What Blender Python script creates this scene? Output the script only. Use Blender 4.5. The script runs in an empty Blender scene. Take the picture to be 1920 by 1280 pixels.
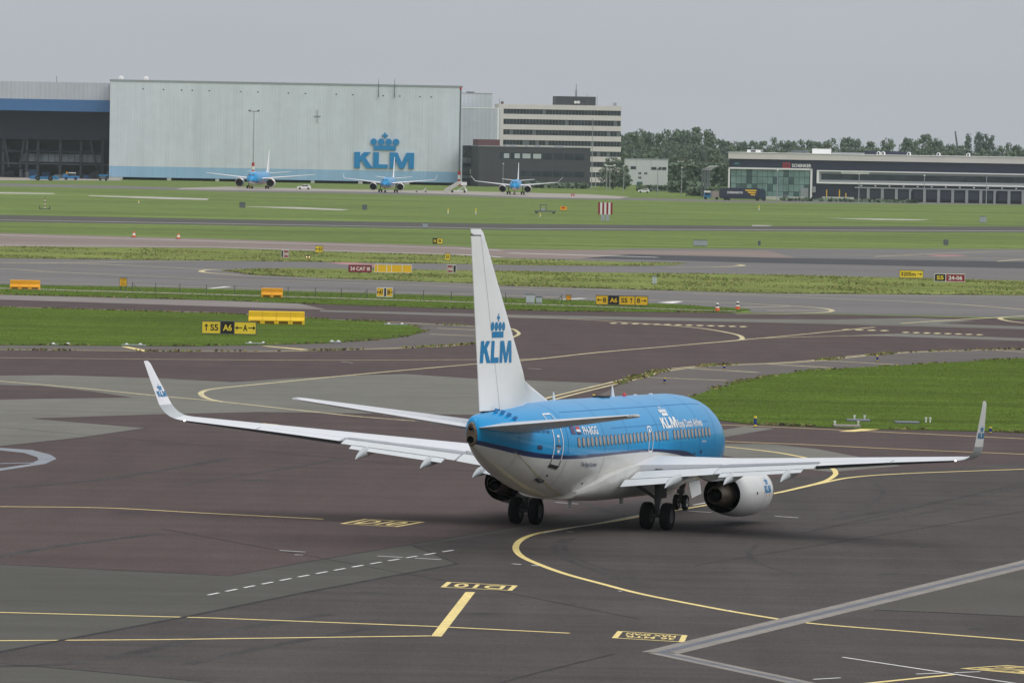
import bpy, bmesh, math, random
import numpy as np
from mathutils import Vector, Matrix
random.seed(7); rng = np.random.default_rng(7)
R = math.radians
sc = bpy.context.scene
COL = sc.collection

# ------------------------------------------------------------------ camera
F, H, HY, ROLL = 10644.0, 15.8145, 269.33, 0.018      # focal length in px of a 1920 px wide picture, eye height, horizon row, roll
PITCH = math.atan((640 - HY) / F)
cam = bpy.data.cameras.new('camera'); camo = bpy.data.objects.new('camera', cam); COL.objects.link(camo)
cam.sensor_width = 36; cam.lens = F / 1920 * 36; cam.clip_start = 1; cam.clip_end = 30000
camo.matrix_world = Matrix.Translation((0, 0, H)) @ Matrix.Rotation(R(90) - PITCH, 4, 'X') @ Matrix.Rotation(ROLL, 4, 'Z')
sc.camera = camo

# ------------------------------------------------------------------ overcast sky
w = bpy.data.worlds.new('World'); sc.world = w; w.use_nodes = True
nt = w.node_tree; N = nt.nodes; L = nt.links; N.clear()
out = N.new('ShaderNodeOutputWorld'); bg = N.new('ShaderNodeBackground'); L.new(bg.outputs[0], out.inputs[0])
sky = N.new('ShaderNodeTexSky'); sky.sky_type = 'NISHITA'; sky.sun_disc = False
sky.sun_elevation = R(52); sky.sun_rotation = R(128); sky.air_density = 1.0; sky.dust_density = 4.0
hs = N.new('ShaderNodeHueSaturation'); hs.inputs['Saturation'].default_value = 0.25; L.new(sky.outputs[0], hs.inputs['Color'])
tc = N.new('ShaderNodeTexCoord'); sx = N.new('ShaderNodeSeparateXYZ'); L.new(tc.outputs['Generated'], sx.inputs[0])
mx = N.new('ShaderNodeMath'); mx.operation = 'MAXIMUM'; mx.inputs[1].default_value = 0; L.new(sx.outputs['Z'], mx.inputs[0])
grad = N.new('ShaderNodeMix'); grad.data_type = 'RGBA'; L.new(mx.outputs[0], grad.inputs[0])   # overcast: brighter and whiter overhead than at the horizon
grad.inputs[6].default_value = (4.95, 5.25, 5.72, 1); grad.inputs[7].default_value = (10.6, 10.6, 10.7, 1)
ns = N.new('ShaderNodeTexNoise'); ns.inputs['Scale'].default_value = 9; ns.inputs['Detail'].default_value = 3; ns.inputs['Roughness'].default_value = .45
mp = N.new('ShaderNodeMapping'); mp.inputs['Scale'].default_value = (1, 1, 5); L.new(tc.outputs['Generated'], mp.inputs[0]); L.new(mp.outputs[0], ns.inputs['Vector'])
nr = N.new('ShaderNodeMapRange'); nr.inputs[1].default_value = .3; nr.inputs[2].default_value = .7; nr.inputs[3].default_value = .975; nr.inputs[4].default_value = 1.025
L.new(ns.outputs['Fac'], nr.inputs[0])
cg = N.new('ShaderNodeMix'); cg.data_type = 'RGBA'; cg.blend_type = 'MULTIPLY'; cg.inputs[0].default_value = 1
L.new(grad.outputs[2], cg.inputs[6]); L.new(nr.outputs[0], cg.inputs[7])
mixs = N.new('ShaderNodeMix'); mixs.data_type = 'RGBA'; mixs.inputs[0].default_value = 0.06
L.new(cg.outputs[2], mixs.inputs[6]); L.new(hs.outputs[0], mixs.inputs[7])
L.new(mixs.outputs[2], bg.inputs[0]); bg.inputs[1].default_value = 0.095

sun = bpy.data.lights.new('sun', 'SUN'); sun.energy = 1.35; sun.angle = R(48); sun.color = (1, .98, .95)
suno = bpy.data.objects.new('sun', sun); COL.objects.link(suno)
suno.rotation_euler = (0, R(38), R(-38))                  # soft light from the right, high above the cloud
suno.location = (60, 0, 120)

sc.view_settings.view_transform = 'Standard'; sc.view_settings.look = 'None'
sc.view_settings.exposure = 0; sc.view_settings.gamma = 1; sc.view_settings.use_curve_mapping = False
sc.render.engine = 'CYCLES'
sc.cycles.use_denoising = True
sc.cycles.max_bounces = 6; sc.cycles.volume_bounces = 1
sc.render.film_transparent = False

# ------------------------------------------------------------------ helpers
def ray(px, py):
    c, s = math.cos(-ROLL), math.sin(-ROLL); a, b = px - 960, py - 640
    u = c * a - s * b; v = s * a + c * b
    return Vector((u, F * math.cos(PITCH) - v * math.sin(PITCH), -F * math.sin(PITCH) - v * math.cos(PITCH)))
def G(px, py, z=0.0):                       # the ground point a sight line meets
    d = ray(px, py); t = (z - H) / d.z
    return Vector((d.x * t, d.y * t, z))
def at(px, py, Y):                          # the point of a sight line at distance Y
    d = ray(px, py); t = Y / d.y
    return Vector((d.x * t, Y, H + d.z * t))
def lin(r, g, b):
    f = lambda c: ((c / 255 + .055) / 1.055) ** 2.4 if c > 10 else c / 255 / 12.92
    return (f(r), f(g), f(b), 1)

MATS = {}
def mat(name, col, rough=.6, metal=0, coat=0, noise=None, spec=.5, bump=None, emit=None, streak=None, alpha=None):
    """col linear rgb; noise=(scale, amount[, detail]); streak=(scale xyz, amount); bump=(scale, strength)"""
    if name in MATS: return MATS[name]
    m = bpy.data.materials.new(name); m.use_nodes = True; nt = m.node_tree; n = nt.nodes; l = nt.links
    b = n['Principled BSDF']; b.inputs['Roughness'].default_value = rough; b.inputs['Metallic'].default_value = metal
    b.inputs['Specular IOR Level'].default_value = spec
    if coat: b.inputs['Coat Weight'].default_value = coat; b.inputs['Coat Roughness'].default_value = .12
    c4 = (*col[:3], 1)
    last = None
    tc = n.new('ShaderNodeTexCoord')
    def layer(scale, amt, detail=6, vec=None, lo=.3, hi=.7):
        nonlocal last
        t = n.new('ShaderNodeTexNoise'); t.inputs['Scale'].default_value = scale; t.inputs['Detail'].default_value = detail; t.inputs['Roughness'].default_value = .6
        l.new(vec if vec else tc.outputs['Object'], t.inputs['Vector'])
        r = n.new('ShaderNodeMapRange'); r.inputs[1].default_value = lo; r.inputs[2].default_value = hi; r.inputs[3].default_value = 1 - amt; r.inputs[4].default_value = 1 + amt
        l.new(t.outputs['Fac'], r.inputs[0])
        x = n.new('ShaderNodeMix'); x.data_type = 'RGBA'; x.blend_type = 'MULTIPLY'; x.inputs[0].default_value = 1
        if last is None: x.inputs[6].default_value = c4
        else: l.new(last, x.inputs[6])
        l.new(r.outputs[0], x.inputs[7]); last = x.outputs[2]
    for nz in (noise if isinstance(noise, list) else [noise] if noise else []): layer(*nz)
    for st in (streak if isinstance(streak, list) else [streak] if streak else []):
        mpn = n.new('ShaderNodeMapping'); mpn.inputs['Scale'].default_value = st[0]
        if len(st) > 2: mpn.inputs['Rotation'].default_value = (0, 0, st[2])
        l.new(tc.outputs['Object'], mpn.inputs[0]); layer(1, st[1], 4, mpn.outputs[0])
    if last is None: b.inputs['Base Color'].default_value = c4
    else: l.new(last, b.inputs['Base Color'])
    if bump:
        t = n.new('ShaderNodeTexNoise'); t.inputs['Scale'].default_value = bump[0]; t.inputs['Detail'].default_value = 4
        l.new(tc.outputs['Object'], t.inputs['Vector'])
        bp = n.new('ShaderNodeBump'); bp.inputs['Strength'].default_value = bump[1]; bp.inputs['Distance'].default_value = .02
        l.new(t.outputs['Fac'], bp.inputs['Height']); l.new(bp.outputs[0], b.inputs['Normal'])
    if emit: b.inputs['Emission Color'].default_value = (*emit[:3], 1); b.inputs['Emission Strength'].default_value = emit[3]
    MATS[name] = m
    return m

class MB:
    """collects shapes and links them as one mesh object"""
    def __init__(s): s.v = []; s.f = []; s.m = []
    def add(s, verts, faces, mi=0):
        o = len(s.v); s.v += [tuple(p) for p in verts]; s.f += [tuple(i + o for i in f) for f in faces]; s.m += [mi] * len(faces); return s
    def box(s, x0, x1, y0, y1, z0, z1, mi=0, M=None):
        vs = [Vector((x, y, z)) for z in (z0, z1) for y in (y0, y1) for x in (x0, x1)]
        if M: vs = [M @ p for p in vs]
        return s.add(vs, [(0, 2, 3, 1), (4, 5, 7, 6), (0, 1, 5, 4), (2, 6, 7, 3), (0, 4, 6, 2), (1, 3, 7, 5)], mi)
    def rings(s, rings, mi=0, caps=True, closed=True, mis=None):
        n = len(rings[0]); o = len(s.v)
        for r in rings: s.v += [tuple(p) for p in r]
        for i in range(len(rings) - 1):
            for j in range(n if closed else n - 1):
                k = (j + 1) % n
                s.f.append((o + i * n + j, o + i * n + k, o + (i + 1) * n + k, o + (i + 1) * n + j)); s.m.append(mis[j] if mis else mi)
        if caps:
            s.f.append(tuple(o + j for j in reversed(range(n)))); s.m.append(mi)
            s.f.append(tuple(o + (len(rings) - 1) * n + j for j in range(n))); s.m.append(mi)
        return s
    def tube(s, p, q, r0, r1=None, n=8, mi=0):
        p = Vector(p); q = Vector(q); r1 = r0 if r1 is None else r1; d = (q - p).normalized()
        a = d.orthogonal().normalized(); b = d.cross(a)
        rg = [[c + (a * math.cos(t) + b * math.sin(t)) * r for t in [2 * math.pi * k / n for k in range(n)]] for c, r in ((p, r0), (q, r1))]
        return s.rings(rg, mi)
    def lathe(s, prof, origin, axis, n=24, mi=0, mis=None, caps=False, sq=None):
        """prof: (distance along axis, radius)"""
        axis = Vector(axis).normalized(); a = Vector((0, 0, 1)) if abs(axis.z) < .9 else Vector((1, 0, 0))
        u = (a - axis * a.dot(axis)).normalized(); v = axis.cross(u); o = Vector(origin)
        rg = [[o + axis * h + (u * math.cos(t) * (sq(math.cos(t)) if sq else 1) + v * math.sin(t)) * r for t in [2 * math.pi * k / n for k in range(n)]] for h, r in prof]
        if mis is None: return s.rings(rg, mi, caps)
        for i in range(len(rg) - 1): s.rings(rg[i:i + 2], mis[i], False)
        return s
    def prism(s, poly, z0, z1, mi=0, M=None):
        n = len(poly)
        vs = [Vector((p[0], p[1], z0)) for p in poly] + [Vector((p[0], p[1], z1)) for p in poly]
        if M: vs = [M @ p for p in vs]
        return s.add(vs, [tuple(reversed(range(n))), tuple(range(n, 2 * n))] + [(i, (i + 1) % n, n + (i + 1) % n, n + i) for i in range(n)], mi)
    def build(s, name, mats, parent=None, origin=None, smooth=False, fix=True):
        me = bpy.data.meshes.new(name)
        vs = s.v if origin is None else [(p[0] - origin[0], p[1] - origin[1], p[2] - origin[2]) for p in s.v]
        me.from_pydata(vs, [], s.f)
        mats = mats if isinstance(mats, (list, tuple)) else [mats]
        for m in mats: me.materials.append(m)
        if s.m and mats: me.polygons.foreach_set('material_index', s.m)
        if fix:
            bm = bmesh.new(); bm.from_mesh(me); bmesh.ops.recalc_face_normals(bm, faces=bm.faces); bm.to_mesh(me); bm.free()
        if smooth:
            me.polygons.foreach_set('use_smooth', [True] * len(me.polygons))
            try: me.set_sharp_from_angle(angle=R(smooth if smooth > 1 else 40))
            except Exception: pass
        me.update()
        o = bpy.data.objects.new(name, me); COL.objects.link(o)
        if parent is not None: o.parent = parent
        elif origin is not None: o.location = origin
        return o
def tag(o, label, cat, group=None):
    o['label'] = label; o['category'] = cat
    if group: o['group'] = group
    return o
def struct(o): o['kind'] = 'structure'; return o
def stuff(o): o['kind'] = 'stuff'; return o
def empty(name, loc, rz=0.0):
    o = bpy.data.objects.new(name, None); COL.objects.link(o); o.location = loc; o.rotation_euler = (0, 0, rz); o.empty_display_size = .5
    return o
def copy_tree(o, parent=None):
    c = o.copy(); COL.objects.link(c); c.parent = parent
    for ch in list(o.children): copy_tree(ch, c)
    return c
def pchip(tab):
    xs = np.array([t[0] for t in tab], float); ys = np.array([t[1:] for t in tab], float)
    if xs[0] > xs[-1]: xs = xs[::-1]; ys = ys[::-1]
    hh = np.diff(xs)[:, None]; dl = np.diff(ys, axis=0) / hh
    m = np.zeros_like(ys); m[0] = dl[0]; m[-1] = dl[-1]
    for i in range(1, len(xs) - 1):
        for k in range(ys.shape[1]):
            a, b = dl[i - 1, k], dl[i, k]
            m[i, k] = 0 if a * b <= 0 else 2 * a * b / (a + b)
    def f(x):
        x = min(max(x, xs[0]), xs[-1]); i = min(max(int(np.searchsorted(xs, x)) - 1, 0), len(xs) - 2)
        h_ = xs[i + 1] - xs[i]; t = (x - xs[i]) / h_
        return (2 * t**3 - 3 * t**2 + 1) * ys[i] + (t**3 - 2 * t**2 + t) * h_ * m[i] + (-2 * t**3 + 3 * t**2) * ys[i + 1] + (t**3 - t**2) * h_ * m[i + 1]
    return f

# ---- lettering: flat outlines as (verts 2d, faces)
def text2d(s, size=1.0, bold=0.0, shear=0.0, align='LEFT', space=1.0, fit=None):
    cu = bpy.data.curves.new('t', 'FONT'); cu.body = s; cu.size = size; cu.offset = bold; cu.shear = shear; cu.align_x = align; cu.space_character = space
    cu.resolution_u = 3
    ob = bpy.data.objects.new('t', cu); COL.objects.link(ob)
    bpy.context.view_layer.update()
    me = bpy.data.meshes.new_from_object(ob.evaluated_get(bpy.context.evaluated_depsgraph_get()))
    vs = [(v.co.x, v.co.y) for v in me.vertices]; fs = [tuple(p.vertices) for p in me.polygons]
    bpy.data.objects.remove(ob); bpy.data.curves.remove(cu); bpy.data.meshes.remove(me)
    if fit and vs:                           # scale and move into the box (x0, x1, y0, y1)
        a = np.array(vs); lo = a.min(0); hi = a.max(0)
        vs = [(fit[0] + (x - lo[0]) / (hi[0] - lo[0]) * (fit[1] - fit[0]), fit[2] + (y - lo[1]) / (hi[1] - lo[1]) * (fit[3] - fit[2])) for x, y in vs]
    return vs, fs
def poly2d(*polys):
    vs = []; fs = []
    for p in polys: fs.append(tuple(range(len(vs), len(vs) + len(p)))); vs += list(p)
    return vs, fs
def disc(cx, cy, r, n=20): return [(cx + r * math.cos(2 * math.pi * k / n), cy + r * math.sin(2 * math.pi * k / n)) for k in range(n)]
def crown_logo():
    """block letters under a four-ball crown, 7.72 wide; letters 2.05 high, crown to 4.6"""
    K = [(0, 0), (.74, 0), (.74, .82), (.95, .98), (1.55, 0), (2.42, 0), (1.42, 1.36), (2.12, 2.05), (1.24, 2.05), (.74, 1.5), (.74, 2.05), (0, 2.05)]
    Lp = [(2.44, 0), (4.32, 0), (4.32, .5), (3.17, .5), (3.17, 2.05), (2.44, 2.05)]
    Mp = [(4.57, 0), (5.26, 0), (5.26, 1.25), (5.86, 0), (6.42, 0), (7.03, 1.25), (7.03, 0), (7.72, 0), (7.72, 2.05), (6.72, 2.05), (6.14, .78), (5.57, 2.05), (4.57, 2.05)]
    bar = [(2.47, 2.36), (5.34, 2.36), (5.34, 2.92), (2.47, 2.92)]
    c = 3.92
    cross = [(c - .1, 3.85), (c + .1, 3.85), (c + .1, 4.1), (c + .35, 4.1), (c + .35, 4.34), (c + .1, 4.34), (c + .1, 4.6), (c - .1, 4.6), (c - .1, 4.34), (c - .35, 4.34), (c - .35, 4.1), (c - .1, 4.1)]
    return poly2d(K, Lp, Mp, bar, *[disc(x, 3.4, .425) for x in (2.47, 3.43, 4.39, 5.36)], cross)
LOGO = crown_logo()
def arrow2d(x, y, s, ang):
    p = [(-.5, -.07), (.15, -.07), (.15, -.3), (.5, 0), (.15, .3), (.15, .07), (-.5, .07)]
    c, q = math.cos(ang), math.sin(ang)
    return [(x + s * (c * a - q * b), y + s * (q * a + c * b)) for a, b in p]
def decal(name, shape, fn, m, parent, cut=None, origin=None):
    """flat outline laid onto a surface: fn(u, v) -> point; cut = (du, dv) adds vertices so that it can bend"""
    bm = bmesh.new(); vs = [bm.verts.new((x, y, 0)) for x, y in shape[0]]
    for f in shape[1]:
        try: bm.faces.new([vs[i] for i in f])
        except Exception: pass
    bm.normal_update()
    if cut:
        bmesh.ops.triangulate(bm, faces=bm.faces)
        a = np.array(shape[0])
        for ax, d in ((0, cut[0]), (1, cut[1])):
            if not d: continue
            k = math.floor(a[:, ax].min() / d) + 1
            while k * d < a[:, ax].max():
                no = (1, 0, 0) if ax == 0 else (0, 1, 0)
                bmesh.ops.bisect_plane(bm, geom=bm.verts[:] + bm.edges[:] + bm.faces[:], plane_co=[k * d * c for c in no], plane_no=no); k += 1
    for v in bm.verts:
        p = fn(v.co.x, v.co.y)
        if origin is not None: p = Vector(p) - Vector(origin)
        v.co = p
    me = bpy.data.meshes.new(name); bm.to_mesh(me); bm.free(); me.materials.append(m)
    o = bpy.data.objects.new(name, me); COL.objects.link(o); o.parent = parent
    return o

# ------------------------------------------------------------------ materials of the setting
M_grass = mat('grass', (.136, .190, .050), 1, noise=[(.02, .14), (.35, .2), (3, .22)], streak=[((.004, .07, 1), .26), ((.012, .22, 1), .22), ((.05, 1.1, 1), .2)], spec=.1)
M_lawn = mat('lawn', (.078, .128, .014), 1, noise=[(.06, .16), (.6, .14), (5, .2)], streak=[((.02, .16, 1), .22, .1), ((.05, .5, 1), .24, .15), ((.3, 2.2, 1), .16)], spec=.1)
M_rough = mat('rough_grass', (.170, .205, .052), 1, noise=[(.05, .22), (.5, .34), (3, .28)], streak=[((.05, .7, 1), .28)], spec=.1)
M_brown = mat('brown_asphalt', (.089, .067, .066), .85, noise=[(.03, .07), (.4, .05), (9, .22, 2), (2.5, .07, 3)], streak=[((.03, .35, 1), .10, .2), ((.5, .04, 1), .07, -.4)], spec=0.06, bump=(30, .25))
M_dark = mat('dark_asphalt', (.073, .064, .062), .8, noise=[(.04, .1), (.5, .06), (9, .24, 2), (2.5, .08, 3)], streak=[((.03, .4, 1), .15, -.25), ((.3, .03, 1), .12, .5), ((.15, 1.6, 1), .08, .12)], spec=0.08, bump=(30, .25))
M_grey = mat('grey_asphalt', (.172, .169, .150), .85, noise=[(.04, .08), (.5, .06), (9, .1, 2)], streak=[((.03, .4, 1), .09, .1), ((.2, .02, 1), .06, .9)], spec=0.06, bump=(30, .25))
M_mid = mat('slate_asphalt', (.094, .092, .082), .85, noise=[(.04, .08), (.5, .06), (9, .1, 2)], streak=[((.03, .4, 1), .09, .1)], spec=0.06, bump=(30, .25))
M_taxi = mat('taxiway_asphalt', (.164, .157, .153), .85, noise=[(.03, .08), (.3, .06)], streak=[((.012, .3, 1), .12)], spec=0.12)
M_runway = mat('runway_asphalt', (.235, .19, .17), .85, noise=[(.03, .08)], streak=[((.006, .3, 1), .15)], spec=0.1)
M_black = mat('new_asphalt', (.042, .043, .050), .8, noise=[(.05, .12)], spec=.3)
M_conc = mat('concrete', (.34, .31, .275), .9, noise=[(.05, .1), (.6, .08)], spec=.2)
M_drain = mat('drain_concrete', (.255, .235, .215), .9, noise=[(.5, .14), (6, .16)], spec=.2)
M_grate = mat('drain_grate', (.10, .108, .135), .5, metal=.4, noise=[(2, .2)])
M_yellow = mat('yellow_paint', (.78, .62, .24), .7, noise=[(.4, .08), (5, .2)])
M_yellowfar = mat('worn_yellow_paint', (.55, .48, .27), .8, noise=[(.2, .16), (2, .3)])
M_white = mat('white_paint', (.72, .72, .70), .7, noise=[(.5, .1), (6, .2)])
M_bluegrey = mat('blue_grey_paint', (.225, .245, .275), .8, noise=[(.5, .1), (5, .16)])
M_pink = mat('faded_red_paint', (.36, .17, .17), .8, noise=[(.3, .35)])
M_tyremark = mat('rubber_mark', (.060, .056, .056), .8, noise=[(.3, .25), (4, .3)], spec=.08)

# ------------------------------------------------------------------ ground, pavements
mb = MB(); mb.add([(-9000, -300, 0), (9000, -300, 0), (9000, 14000, 0), (-9000, 14000, 0)], [(0, 1, 2, 3)])
ground = struct(mb.build('ground', M_grass))
def sheet(name, px, m, z, parent=None):
    z = z * .25 if z < .06 else z            # paint and asphalt layers lie millimetres apart
    mb = MB(); mb.add([G(x, y, z) for x, y in px], [tuple(range(len(px)))])
    o = mb.build(name, m, parent, fix=False)
    if o.data.polygons[0].normal.z < 0: o.data.flip_normals()
    return o if parent else struct(o)
def grass_sheet(name, px, m, z=.05):
    """a grass plot with a low turf edge above the pavement"""
    top = [G(x, y, z) for x, y in px]; n = len(top)
    mb = MB(); mb.add(top, [tuple(range(n))])
    mb.add(top + [(p.x, p.y, .005) for p in top], [(i, (i + 1) % n, n + (i + 1) % n, n + i) for i in range(n)])
    return struct(mb.build(name, m))

# apron and near taxiways, nearest first
apron = sheet('apron', [(-500, 1600), (2500, 1600), (2500, 632), (2300, 628), (1920, 598), (1600, 590), (1410, 587), (1060, 583), (890, 578.7), (560, 568), (400, 562), (0, 551.7), (-400, 541)], M_brown, .02)
taxiway = sheet('taxiway', [(-500, 470), (0, 483.5), (360, 487.5), (860, 494), (1000, 497), (1200, 498), (1288, 494), (1100, 489), (940, 484), (860, 478.5), (1180, 466), (1500, 466.5), (1920, 467), (2400, 468), (2400, 612), (1920, 596), (1600, 588.5), (1410, 586), (1400, 578), (1060, 562), (884, 555), (400, 541), (240, 537), (0, 533), (-500, 518)], M_taxi, .024)
runway = sheet('runway', [(-500, 423), (0, 436.7), (400, 448), (860, 461.6), (940, 467), (1180, 469), (1440, 470), (1500, 486), (1100, 486), (940, 484), (860, 478.5), (400, 464.8), (0, 461.7), (-500, 452)], M_runway, .028)
sheet('runway_strip', [(1090, 484.5), (1180, 476.6), (1440, 483), (1920, 490.8), (2400, 499), (2400, 514), (1920, 503.3), (1400, 492.4), (1200, 486.5)], M_black, .032)
far_road = sheet('perimeter_taxiway', [(-600, 391), (0, 403), (400, 411), (960, 419.7), (1440, 424), (1920, 424.6), (2500, 425), (2500, 438), (1920, 436), (1440, 433.5), (960, 431.3), (400, 422), (0, 416), (-600, 405)], M_mid, .02)
hangar_apron = sheet('hangar_apron', [(-400, 322), (0, 326), (204, 331), (230, 338.6), (0, 338), (-400, 334)], M_conc, .02)
parking = sheet('parking_apron', [(340, 352.5), (420, 350), (640, 355), (860, 358.5), (1100, 364), (1180, 369), (1160, 372.5), (1000, 369.6), (860, 364.3), (640, 359), (420, 356), (330, 355)], M_conc, .03)
sheet('far_taxiway', [(-400, 336), (0, 344), (200, 348), (340, 352), (420, 355), (640, 358), (860, 363.4), (1000, 368.5), (1170, 371), (1400, 376), (1920, 381), (2400, 386), (2400, 390), (1920, 384.3), (1400, 379.6), (1170, 375), (1000, 372.5), (860, 367.5), (640, 362.5), (420, 359), (340, 356.5), (200, 353), (0, 349), (-400, 342)], M_taxi, .024)
# older and newer asphalt laid into the apron
def patch(px, m, z, name='asphalt_patch'): return sheet(name, px, m, z, apron)
patch([(-300, 706), (0, 704), (110, 703), (300, 709), (430, 716), (560, 708), (640, 704), (760, 701), (880, 709), (1050, 715), (1130, 718), (1080, 733), (1020, 748), (1000, 777), (860, 777), (700, 775), (480, 772), (300, 776), (60, 784), (275, 802), (150, 820), (0, 836), (-300, 850)], M_grey, .026)
patch([(-300, 700), (0, 721), (80, 723), (170, 733), (250, 745), (100, 747), (0, 749), (-300, 756)], M_brown, .030)
patch([(-500, 1030), (0, 1057), (430, 1079), (560, 1055), (780, 1018), (985, 984), (1040, 976), (1100, 968), (1010, 986), (775, 1024), (858, 1056), (560, 1112), (350, 1155), (0, 1221), (-500, 1310)], M_mid, .030)
patch([(775, 1022), (985, 985), (1150, 945), (1300, 917), (1400, 905), (1470, 893), (1650, 884), (1920, 866), (2500, 830), (2500, 1600), (-500, 1600), (-500, 1310), (0, 1221), (350, 1155), (560, 1112), (858, 1056)], M_dark, .026)
patch([(-500, 1190), (0, 1243), (160, 1256), (400, 1279), (700, 1300), (700, 1600), (-500, 1600)], M_mid, .030)
patch([(1605, 1143), (1700, 1115), (1920, 1064), (2400, 960), (2400, 1200), (1920, 1155), (1720, 1145)], mat('tan_asphalt', (.094, .089, .080), .85, noise=[(.1, .12), (8, .14, 2)], spec=0.06), .030)
patch([(1330, 832), (1440, 832), (1530, 841), (1610, 856), (1690, 873), (1560, 884), (1440, 872), (1400, 862), (1330, 848)], M_grey, .030)
patch([(1320, 824), (1345, 821), (1452, 803), (1395, 799), (1320, 812)], M_grey, .030)
patch([(-400, 541.5), (0, 552), (400, 563), (560, 569), (612, 580), (560, 579), (400, 574), (0, 561.5), (-400, 550)], mat('old_concrete', (.235, .212, .20), .9, noise=[(.1, .12)], spec=.05), .026, 'concrete_shoulder')
patch([(600, 581), (960, 590), (1420, 598), (1560, 599), (1720, 596), (1830, 601), (1760, 606), (1920, 612), (2400, 630), (2400, 640), (1920, 617), (1700, 611), (1420, 604), (960, 595.5), (600, 584)], M_grey, .026)
patch([(1600, 628), (1690, 625), (1920, 634), (1920, 639), (1780, 634)], M_grey, .030)
M_shoulder = mat('shoulder_asphalt', (.137, .123, .117), .9, noise=[(.1, .1), (6, .14, 2)], spec=0.05)
patch([(1085, 760), (1180, 712), (1240, 695), (1330, 686), (1500, 677), (1680, 661), (1920, 653.5), (2400, 640), (2400, 660), (1920, 673), (1500, 698), (1340, 730), (1300, 745), (1270, 770), (1100, 775)], M_shoulder, .030, 'taxiway_shoulder')
patch([(-300, 640), (0, 643), (480, 642), (780, 616), (760, 604), (880, 611), (950, 615), (963, 623), (950, 632), (880, 645), (760, 652), (540, 658), (400, 658), (0, 654), (-300, 652)], M_shoulder, .030, 'taxiway_shoulder')

# grass plots between the pavements
lawn_left = grass_sheet('lawn_between_taxiways', [(-400, 566), (0, 575.6), (400, 587), (580, 596.5), (700, 603), (770, 609), (798, 619), (790, 623), (760, 630), (700, 637), (600, 643), (480, 646), (360, 648), (0, 646), (-400, 642)], M_lawn)
lawn_right = grass_sheet('lawn_beside_shoulder', [(1265, 764), (1285, 752), (1300, 742), (1340, 728), (1400, 712), (1440, 704), (1500, 696), (1600, 689), (1700, 684), (1800, 678), (1920, 671), (2400, 640), (2400, 838), (1920, 810), (1880, 808), (1600, 802), (1400, 793), (1336, 785), (1280, 776)], M_lawn)
plot_fence = grass_sheet('verge_along_fence', [(-500, 518), (0, 533), (240, 538), (400, 543), (884, 555.5), (1060, 562), (1280, 571), (1408, 580), (1370, 585), (1200, 584), (1060, 583), (890, 578.7), (560, 568), (400, 562), (0, 551.7), (-500, 537)], M_lawn)
plot_cat = grass_sheet('verge_by_runway_sign', [(420, 507), (480, 504), (540, 502), (660, 504), (880, 507), (1160, 511), (1440, 514.5), (1920, 526), (2500, 542), (2500, 566), (1920, 552.8), (1440, 549), (1160, 541), (940, 535), (884, 530.5), (640, 522), (480, 515)], M_rough)
plot_rwy = grass_sheet('verge_beside_runway', [(-500, 452), (0, 461.7), (360, 466), (860, 479), (940, 484.5), (1100, 489), (1288, 493.5), (1260, 496.5), (1200, 498), (1000, 497), (860, 494), (360, 487.5), (0, 483.5), (-500, 470)], M_rough)
track = sheet('gravel_track', [(-500, 526), (0, 539.6), (400, 551), (880, 565.6), (1380, 583), (1380, 584), (880, 567), (400, 552.4), (0, 541), (-500, 528)], M_conc, .07)
for px in ([(-200, 357), (0, 360.5), (100, 362.3), (104, 364), (0, 363), (-200, 361)], [(165, 366.3), (300, 369.5), (392, 372.5), (388, 375), (300, 373), (168, 367.6)],
           [(448, 387), (560, 388.6), (655, 393), (640, 394.5), (560, 391.6)], [(1545, 409), (1640, 410), (1745, 411.6), (1720, 413.2), (1640, 412.2)], [(1410, 422), (1450, 422.5), (1440, 424), (1410, 423.6)]):
    sheet('gravel_clearing', px, mat('pale_gravel', (.42, .40, .36), .95, noise=[(.2, .25)]), .02)

# ------------------------------------------------------------------ painted markings (parts of the pavements)
def smooth_line(pts, k=6):
    P = [Vector((p[0], p[1])) for p in pts]; out = []
    for i in range(len(P) - 1):
        a, b, c, d = P[max(i - 1, 0)], P[i], P[i + 1], P[min(i + 2, len(P) - 1)]
        for j in range(k):
            t = j / k
            out.append(.5 * ((2 * b) + (c - a) * t + (2 * a - 5 * b + 4 * c - d) * t * t + (3 * b - a - 3 * c + d) * t ** 3))
    out.append(P[-1]); return out
ZK = [0]
def stripe(name, px, wid, m, z, parent, curve=True, shift=0.0):
    ZK[0] += 1; z = z * .25 + .00005 * ZK[0] if name != 'rubber_mark' else .0079 + .00001 * ZK[0]           # no two lines share a plane where they cross
    pts = [G(x, y, z) for x, y in px]
    P = smooth_line(pts) if curve and len(pts) > 2 else [Vector((p.x, p.y)) for p in pts]
    vs = []
    for i, p in enumerate(P):
        d = (P[min(i + 1, len(P) - 1)] - P[max(i - 1, 0)]).normalized(); nrm = Vector((-d.y, d.x))
        for s in (shift - wid / 2, shift + wid / 2): q = p + nrm * s; vs.append((q.x, q.y, z))
    mb = MB(); mb.add(vs, [(2 * i, 2 * i + 2, 2 * i + 3, 2 * i + 1) for i in range(len(P) - 1)])
    o = mb.build(name, m, parent, fix=False)
    if o.data.polygons and o.data.polygons[0].normal.z < 0: o.data.flip_normals()
    return o
Y_, YF = M_yellow, M_yellowfar
ZL = .038
stripe('lead_in_line', [(2100, 1216), (1920, 1200), (1720, 1184), (1520, 1167.5), (1400, 1150), (1300, 1132), (1200, 1112), (1130, 1094), (1060, 1075), (1010, 1057), (978, 1042), (967, 1027), (976, 1012), (1005, 1000), (1060, 990), (1130, 980), (1200, 967.5), (1290, 952), (1440, 926.5), (1500, 913.5), (1545, 902), (1562, 893), (1567, 886), (1560, 877), (1536, 865), (1500, 855.5), (1440, 845.5), (1340, 835), (1250, 829)], .26, Y_, ZL, apron)
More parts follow.
